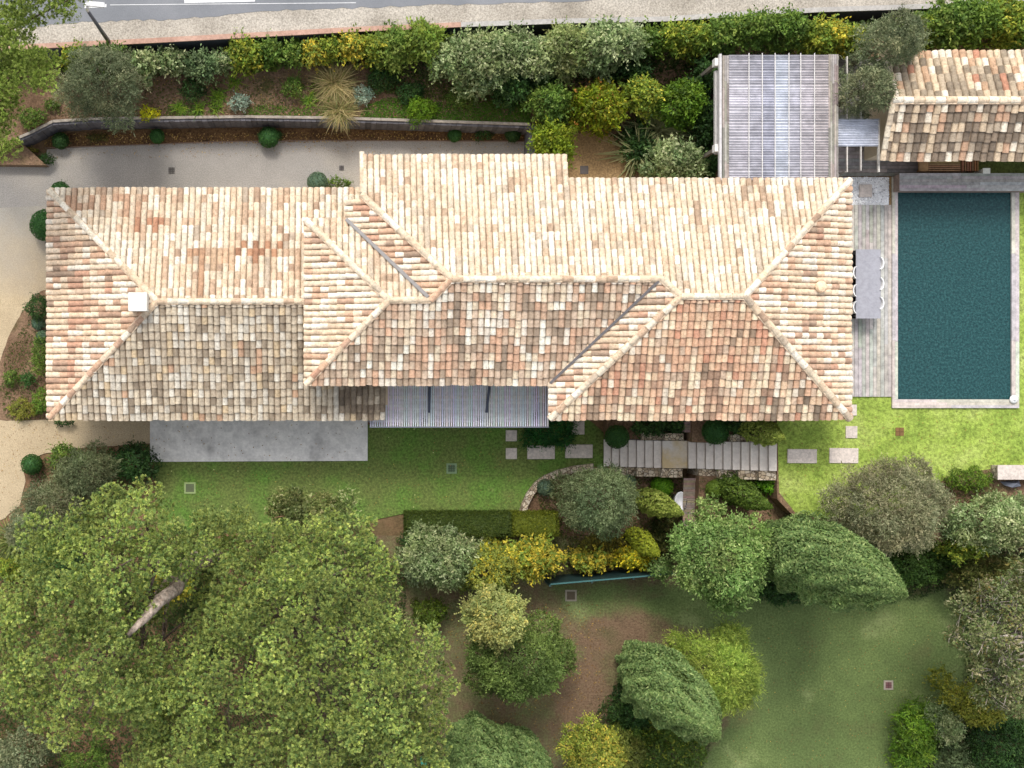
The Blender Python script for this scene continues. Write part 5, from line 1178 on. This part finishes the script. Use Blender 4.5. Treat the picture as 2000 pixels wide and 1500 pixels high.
cover_patch([(130, 160), (300, 160), (700, 150), (720, 200), (640, 212), (300, 228), (110, 230)], ZG, UND, '', 210, .09, .035, .1, 23)
cover_patch([(-40, 870), (60, 880), (190, 875), (300, 870), (305, 940), (200, 1010), (60, 1060), (-40, 1080)], .01, UNDD, '', 260, .1, .05, .25, 24) if False else cover_patch([(60, 900), (190, 875), (300, 870), (305, 940), (200, 1010), (30, 1060), (60, 960)], .01, UNDD, '', 280, .1, .05, .25, 24)
cover_patch([(1040, 960), (1090, 930), (1340, 930), (1340, 1120), (1060, 1120), (780, 1150), (770, 1050), (1080, 1045)], .02, UND, '', 300, .1, .045, .22, 25)
cover_patch([(1365, 930), (1516, 930), (1516, 985), (1500, 1030), (1365, 1010)], 1.5, UND, '', 150, .09, .04, .1, 26)
cover_patch([(1480, 1040), (1600, 1020), (1720, 1060), (1900, 1060), (2100, 1080), (2100, 1130), (1900, 1130), (1780, 1170), (1500, 1170)], .02, UNDD, '', 420, .12, .06, .5, 27)
cover_patch([(1850, 1140), (2100, 1100), (2100, 1600), (1780, 1600), (1800, 1420), (1890, 1400), (1880, 1250)], .01, UNDD, '', 300, .12, .06, .35, 28)
cover_patch([(1180, 1360), (1260, 1330), (1400, 1420), (1350, 1560), (1080, 1600), (1120, 1450)], .01, UNDD, '', 300, .11, .055, .3, 29)
cover_patch([(-60, 1050), (60, 1040), (420, 1030), (420, 1600), (-60, 1600)], .01, UNDD, '', 260, .12, .06, .3, 30)
cover_patch([(400, 1050), (720, 1030), (790, 1120), (800, 1300), (870, 1500), (420, 1600)], .01, UNDD, '', 260, .12, .06, .3, 31)
cover_patch([(1840, 925), (1860, 960), (2100, 990), (2100, 1070), (1700, 1060), (1720, 1030)], ZT, UND, '', 220, .1, .05, .2, 32)
cover_patch([(1186, 812), (1516, 812), (1516, 840), (1186, 840)], 1.7, UNDD, '', 160, .1, .045, .1, 33) if False else None
# ---- olives
def olive(px, py, rx, ry, z0, h, label, pal=OLIVE, seed=0, n=26, dens=420, lr=.34):
    return shrub(px, py, rx, ry, z0, h, pal, label, 'olive tree', 'olive_tree', None, n, .11, .03, dens*1.7, lr, seed, True, .11, depth=.2, droop=.9, rough=.2)
olive(207, 166, 84, 78, ZG, 3.4, 'round grey olive tree on the bank above the sleeper wall', seed=11)
olive(1722, 90, 58, 52, 1.6, 5.2, 'grey olive tree at the road wall behind the canopy, upper of two', seed=12)
olive(1682, 180, 58, 52, ZT, 3.6, 'grey olive tree growing beside the outbuilding roof, lower of two', seed=13)
olive(1722, 982, 122, 95, 1.2, 4.8, 'largest olive tree, silvery brown, standing at the edge of the bright lawn', OLIVE2, 14, 40, 460, .28)
olive(1168, 975, 74, 72, 0, 3.8, 'olive tree in the planting bed below the foot of the stairs', [(S(104, 124, 90), 3), (S(126, 144, 110), 3), (S(84, 102, 70), 2)], 15)
olive(170, 925, 66, 52, 0, 2.8, 'upper one of the olive bushes left of the concrete terrace', [(S(100, 114, 84), 3), (S(124, 134, 104), 3), (S(80, 92, 62), 2)], 16)
olive(110, 985, 66, 58, 0, 3.0, 'lower one of the olive bushes, between the sandy gravel and the pine', [(S(106, 118, 90), 3), (S(130, 138, 112), 3), (S(84, 96, 66), 2)], 17)
olive(60, 1035, 50, 40, 0, 2.6, 'small olive bush at the gravel bend near the spiky plant', seed=18, n=16)
# ---- other shrubs around the lawns
for x, y, a, b, z, h, pal, lab, kw in [
 (262, 902, 42, 38, 0, 1.6, DARKG, 'dark green shrub at the south west corner of the concrete terrace', {}),
 (130, 890, 40, 24, 0, .9, GREEN, 'low green shrub above the olive bushes', {}),
 (20, 1110, 24, 24, 0, 1.0, YGREEN, 'yellow green shrub below the spiky plant at the left edge', {}),
 (1075, 840, 62, 36, 0, 1.0, [(S(40, 96, 42), 3), (S(30, 76, 36), 3), (S(52, 112, 50), 1)], 'deep green spreading shrub at the pergola corner overlapping a slab', dict(L=.13, Wd=.04)),
 (1270, 832, 48, 18, .6, .8, DARKG, 'dark clipped shrub under the eave above the lower flight', {}),
 (1320, 832, 26, 18, .6, .8, DARKG, 'dark shrub under the eave beside the short board path', {}),
 (1450, 832, 46, 16, 1.7, .8, DARKG, 'dark shrub under the eave above the upper flight', {}),
 (835, 1197, 38, 30, 0, 1.4, [(S(88, 108, 36), 3), (S(70, 92, 32), 2)], 'green shrub at the edge of the big pine below the pale shrubs', {}),
 (860, 1090, 92, 62, 0, 3.0, GREYG, 'wide pale grey green shrub between the pine and the yellow climber', dict(n=34, lr=.3)),
 (955, 1110, 62, 55, 0, 3.2, [(S(140, 152, 70), 3), (S(120, 138, 70), 3), (S(186, 178, 60), 1)], 'pale shrub mingled with the yellow climber', dict(n=22, lr=.32)),
 (830, 1055, 60, 26, 0, 1.6, DARKG, 'dark shrub between the clipped hedge and the wide pale shrub', {}),
 (1155, 1092, 56, 22, 0, 1.5, YELLOW, 'yellow leaved climber right of the large yellow one, on the fence', dict(L=.13, Wd=.09)),
 (1235, 1088, 52, 22, 0, 1.6, [(S(176, 172, 46), 3), (S(126, 138, 44), 3), (S(206, 190, 50), 1)], 'yellow green climber at the right end of the fence', dict(L=.13, Wd=.08)),
 (1180, 1070, 70, 24, 0, .9, [(S(96, 98, 44), 3), (S(126, 120, 50), 2)], 'low dull green plants between the olive and the fence', {}),
 (1030, 1092, 88, 40, 0, 2.6, YELLOW, 'large bright yellow leaved climber in the middle of the lower hedge', dict(n=26, lr=.32, L=.13, Wd=.09)),
 (1440, 955, 56, 30, 1.5, .8, [(S(82, 106, 40), 3), (S(64, 88, 34), 2)], 'green shrub around the dark conifer below the upper flight', {}),
 (1498, 948, 22, 14, 1.5, .7, VIVID, 'small vivid green shrub at the end of the upper flight wall', {}),
 (1310, 1050, 45, 40, 0, 1.0, [(S(54, 66, 30), 3), (S(80, 84, 44), 2)], 'dark low growth in the shade left of the round tree', {}),
 (1895, 937, 58, 24, 1.8, 1.3, [(S(88, 116, 40), 3), (S(112, 138, 50), 2), (S(66, 92, 32), 2)], 'clipped oval box shrub left of the stone wall end', dict(dens=900, L=.07, Wd=.035)),
 (1935, 1018, 104, 62, 0, 5.0, GREYG, 'wide grey green shrub tree at the right edge below the stone wall', dict(n=34, lr=.28)),
 (1872, 1062, 52, 34, 0, 3.6, YGREEN, 'yellow green shrub in front of the wide grey green one', {}),
 (1560, 1140, 130, 42, 0, 1.2, DARKG, 'dark ivy mound at the foot of the big cypress', dict(n=30, lr=.42)),
 (1800, 1100, 100, 48, 0, 1.4, [(S(66, 98, 46), 3), (S(84, 118, 56), 3)], 'green ivy mound right of the big cypress tip', dict(n=30, lr=.36)),
 (1650, 1045, 80, 24, .6, 1.4, [(S(120, 136, 44), 3), (S(92, 112, 40), 2)], 'yellowish low shrub between the olive and the big cypress', {}),
 (1500, 1075, 50, 50, 0, 1.8, DARKG, 'dark shrub wedged between the round tree and the cypress', {}),
 (1290, 1470, 90, 60, 0, 2.0, [(S(96, 122, 54), 3), (S(78, 104, 44), 3), (S(140, 152, 60), 1)], 'green shrub at the bottom edge under the leaning looking cypress', dict(n=24, lr=.34)),
 (1240, 1380, 46, 50, 0, 1.4, DARKG, 'dark shrub at the shaded foot of the middle cypress', {}),
 (1160, 1468, 62, 58, 0, 3.2, [(S(150, 162, 72), 3), (S(130, 148, 66), 3), (S(200, 190, 90), 1.2)], 'yellow flecked rounded shrub at the bottom edge', dict(n=24, lr=.3)),
 (1225, 1462, 36, 40, 0, 2.2, [(S(120, 128, 66), 3), (S(96, 108, 50), 2)], 'dull green shrub right of the yellow flecked one', {}),
 (1785, 1440, 38, 78, 0, 2.0, [(S(102, 140, 44), 3), (S(80, 116, 38), 3), (S(128, 160, 60), 1)], 'fresh green long leaved shrub on the right side of the lower lawn', dict(L=.16, Wd=.05)),
 (1840, 1410, 36, 46, 0, 2.4, GREYG, 'grey green bush beside the fresh green long leaved one', {}),
 (1940, 1130, 90, 50, 0, 3.4, [(S(104, 112, 60), 3), (S(124, 120, 74), 2), (S(84, 92, 48), 2)], 'brownish green bush above the big bare branched tree', dict(n=20, lr=.34)),
 (1900, 1370, 66, 44, 0, 3.0, [(S(128, 136, 52), 3), (S(104, 116, 46), 3), (S(150, 150, 66), 1)], 'yellowish green bush below the bare branched tree', {}),
 (1960, 1450, 80, 60, 0, 2.6, DARKG, 'dark bush at the bottom right corner', dict(n=22, lr=.34)),
 (1860, 1480, 40, 36, 0, 1.8, [(S(96, 116, 82), 3), (S(116, 134, 98), 2)], 'grey green bush at the bottom edge near the right corner', {})]:
    d = dict(n=16, L=.11, Wd=.06, dens=480, lr=.38); d.update(kw)
    shrub(x, y, a, b, z, h, pal, lab, **d)
# ---- trees
def roundtree(px, py, rx, ry, z0, h, pal, label, seed, **k):
    d = dict(n=40, L=.12, Wd=.065, dens=520, lr=.27, tr=.14, rough=.16); d.update(k)
    return shrub(px, py, rx, ry, z0, h, pal, label, 'tree', 'round_tree', None, seed=seed, tree=True, **d)
roundtree(1395, 1090, 100, 100, 0, 5.6, [(S(112, 142, 80), 3), (S(132, 160, 96), 3), (S(92, 122, 66), 3), (S(158, 178, 120), 1)], 'round green tree left of the big cypress', 51)
roundtree(1390, 1305, 86, 80, 0, 5.4, [(S(150, 174, 80), 3), (S(132, 158, 72), 3), (S(170, 190, 96), 1), (S(108, 138, 60), 2)], 'round bright green tree at the edge of the lower lawn', 52, L=.16, Wd=.03, dens=800)
roundtree(1012, 1280, 122, 78, 0, 5.2, [(S(98, 122, 64), 3), (S(116, 140, 78), 3), (S(80, 104, 52), 2)], 'dark green lumpy tree on the bare slope right of the pine', 53, n=16, lr=.42, L=.11, Wd=.05, dens=600)
roundtree(965, 1200, 72, 58, 0, 6.2, [(S(164, 172, 112), 3), (S(142, 156, 98), 3), (S(196, 192, 116), 1)], 'pale yellow green tree above the dark lumpy tree', 54, n=26)
lo = canopy([(1850, 1180), (1900, 1120), (2060, 1080), (2060, 1420), (1930, 1380), (1870, 1310), (1840, 1250)], 4.0, 6.5, 110, 28, random.Random(77), ((1960, 1230, 30, 26), (1880, 1270, 16, 20)), 30)
q = P(1900, 1180, 0); rt = empty('tree', (q.x, q.y, 0), 'big thin brownish green tree with bare grey twigs at the right edge', 'tree')
foliage('crown', lo, BROWNG, 330, .12, .06, 78, rt, depth=.25, droop=.9, rough=.25)
trunk(rt, (q.x, q.y, 0), (q.x+.3, q.y-.2, 4.2), .2, 6, 12, 2.0, S(150, 142, 134), [Vector(l[0])+v3(0, 0, l[1]*.8) for l in lo])
mb = MB(); r5 = random.Random(5)
for l in lo:
    c = Vector(l[0])
    mb.tube([v3(q.x+.3, q.y-.2, 4.0), v3((q.x+c.x)/2, (q.y+c.y)/2, c.z-.5), c], [.07, .05, .02], 5, S(160, 150, 140))
    for j in range(9):
        e = c+v3(r5.uniform(-1, 1), r5.uniform(-1, 1), r5.uniform(.2, 1.1))*l[1]*1.15; mb.tube([c, c.lerp(e, .5)+v3(r5.uniform(-.1, .1), r5.uniform(-.1, .1), 0), e], [.022, .014, .006], 4, S(172, 162, 152))
mb.build('twigs', M['bark'], rt)
# ---- conifers
cypress(1768, 1162, 11.0, .3, 1.42, CYP, 'biggest cypress, its tip pointing to the right, above the lower lawn', seed=1, belly=.35)
cypress(1402, 1440, 9.6, 0, 1.22, CYP, 'cypress in front of the round bright green tree, its tip over the lower lawn', seed=2, belly=.38)
cypress(985, 1600, 8.8, 0, 1.25, CYP, 'cypress at the bottom edge touching the big pine', seed=3, belly=.4)
cypress(1055, 1560, 6.5, 0, .95, CYP, 'smaller cypress at the bottom edge right of the pine side one', seed=4, belly=.4)
cypress(1532, 857, 4.6, 1.7, .5, CYPY, 'small pale conifer leaning over the upper flight of stairs', 'dwarf_conifer', L=.12, Wd=.06, dens=700, seed=5, base=tuple(P(1462, 832, 2.2).xy)+(1.7,))
cypress(1334, 1004, 3.4, 0, .48, CYPY, 'small pale yellow conifer left of the white basin', 'dwarf_conifer', L=.12, Wd=.06, dens=700, seed=6, base=tuple(P(1262, 975, 1).xy)+(0,))
cypress(1508, 992, 4.4, 1.5, .45, [(S(96, 122, 52), 3), (S(78, 104, 44), 3), (S(118, 142, 62), 1)], 'dark green narrow conifer below the upper flight wall', 'dwarf_conifer', L=.12, Wd=.05, dens=700, seed=7, base=tuple(P(1415, 950, 2).xy)+(1.5,))
cypress(1287, 1085, 3.0, 0, .4, [(S(160, 172, 60), 3), (S(132, 150, 54), 3)], 'small yellow green conifer between the olive and the round tree', 'dwarf_conifer', L=.12, Wd=.06, dens=700, seed=8, base=tuple(P(1246, 1048, 1).xy)+(0,))
# ---- clipped hedge
def hedge(x0, y0, x1, y1, z1, pal, label, seed):
    rng = np.random.default_rng(seed); a, b = P(x0, y1, z1), P(x1, y0, z1); root = empty('clipped_hedge', ((a.x+b.x)/2, (a.y+b.y)/2, 0), label, 'hedge')
    pts, nm = [], []
    A = (b.x-a.x)*(b.y-a.y); n = int(A*1500)
    pts.append(np.stack([rng.uniform(a.x, b.x, n), rng.uniform(a.y, b.y, n), z1-np.abs(rng.normal(0, .04, n))], 1)); nm.append(np.tile([0, 0, 1.], (n, 1)))
    for (xa, xb, ya, yb, nn) in ((a.x, b.x, a.y, a.y, (0, -1., 0)), (a.x, b.x, b.y, b.y, (0, 1., 0)), (a.x, a.x, a.y, b.y, (-1., 0, 0)), (b.x, b.x, a.y, b.y, (1., 0, 0))):
        n = int((abs(xb-xa)+abs(yb-ya))*z1*1200); pts.append(np.stack([rng.uniform(xa, xb+1e-6, n)+rng.normal(0, .03, n), rng.uniform(ya, yb+1e-6, n)+rng.normal(0, .03, n), rng.uniform(0, z1, n)], 1)); nm.append(np.tile(nn, (n, 1)))
    p = np.concatenate(pts); nm = np.concatenate(nm); link('foliage', quads_mesh('foliage', leafquads(p, nm, .06, .035, rng, .7), cpal(pal, len(p), rng)), M['leaf'], root)
    mb = MB(); mb.box((a.x+.1, a.y+.1, 0), (b.x-.1, b.y-.1, z1-.12), pal[0][0]); mb.build('inner_twigs', M['plain'], root)
hedge(793, 1003, 1000, 1048, 1.0, [(S(74, 92, 38), 3), (S(60, 78, 32), 3), (S(92, 108, 46), 1)], 'dark green clipped hedge along the south edge of the left lawn', 61)
hedge(1001, 1003, 1092, 1046, 1.0, [(S(108, 120, 38), 3), (S(90, 104, 34), 3), (S(130, 138, 48), 1)], 'yellowish clipped hedge continuing the dark one to the right', 62)
print('objects', len(bpy.data.objects))
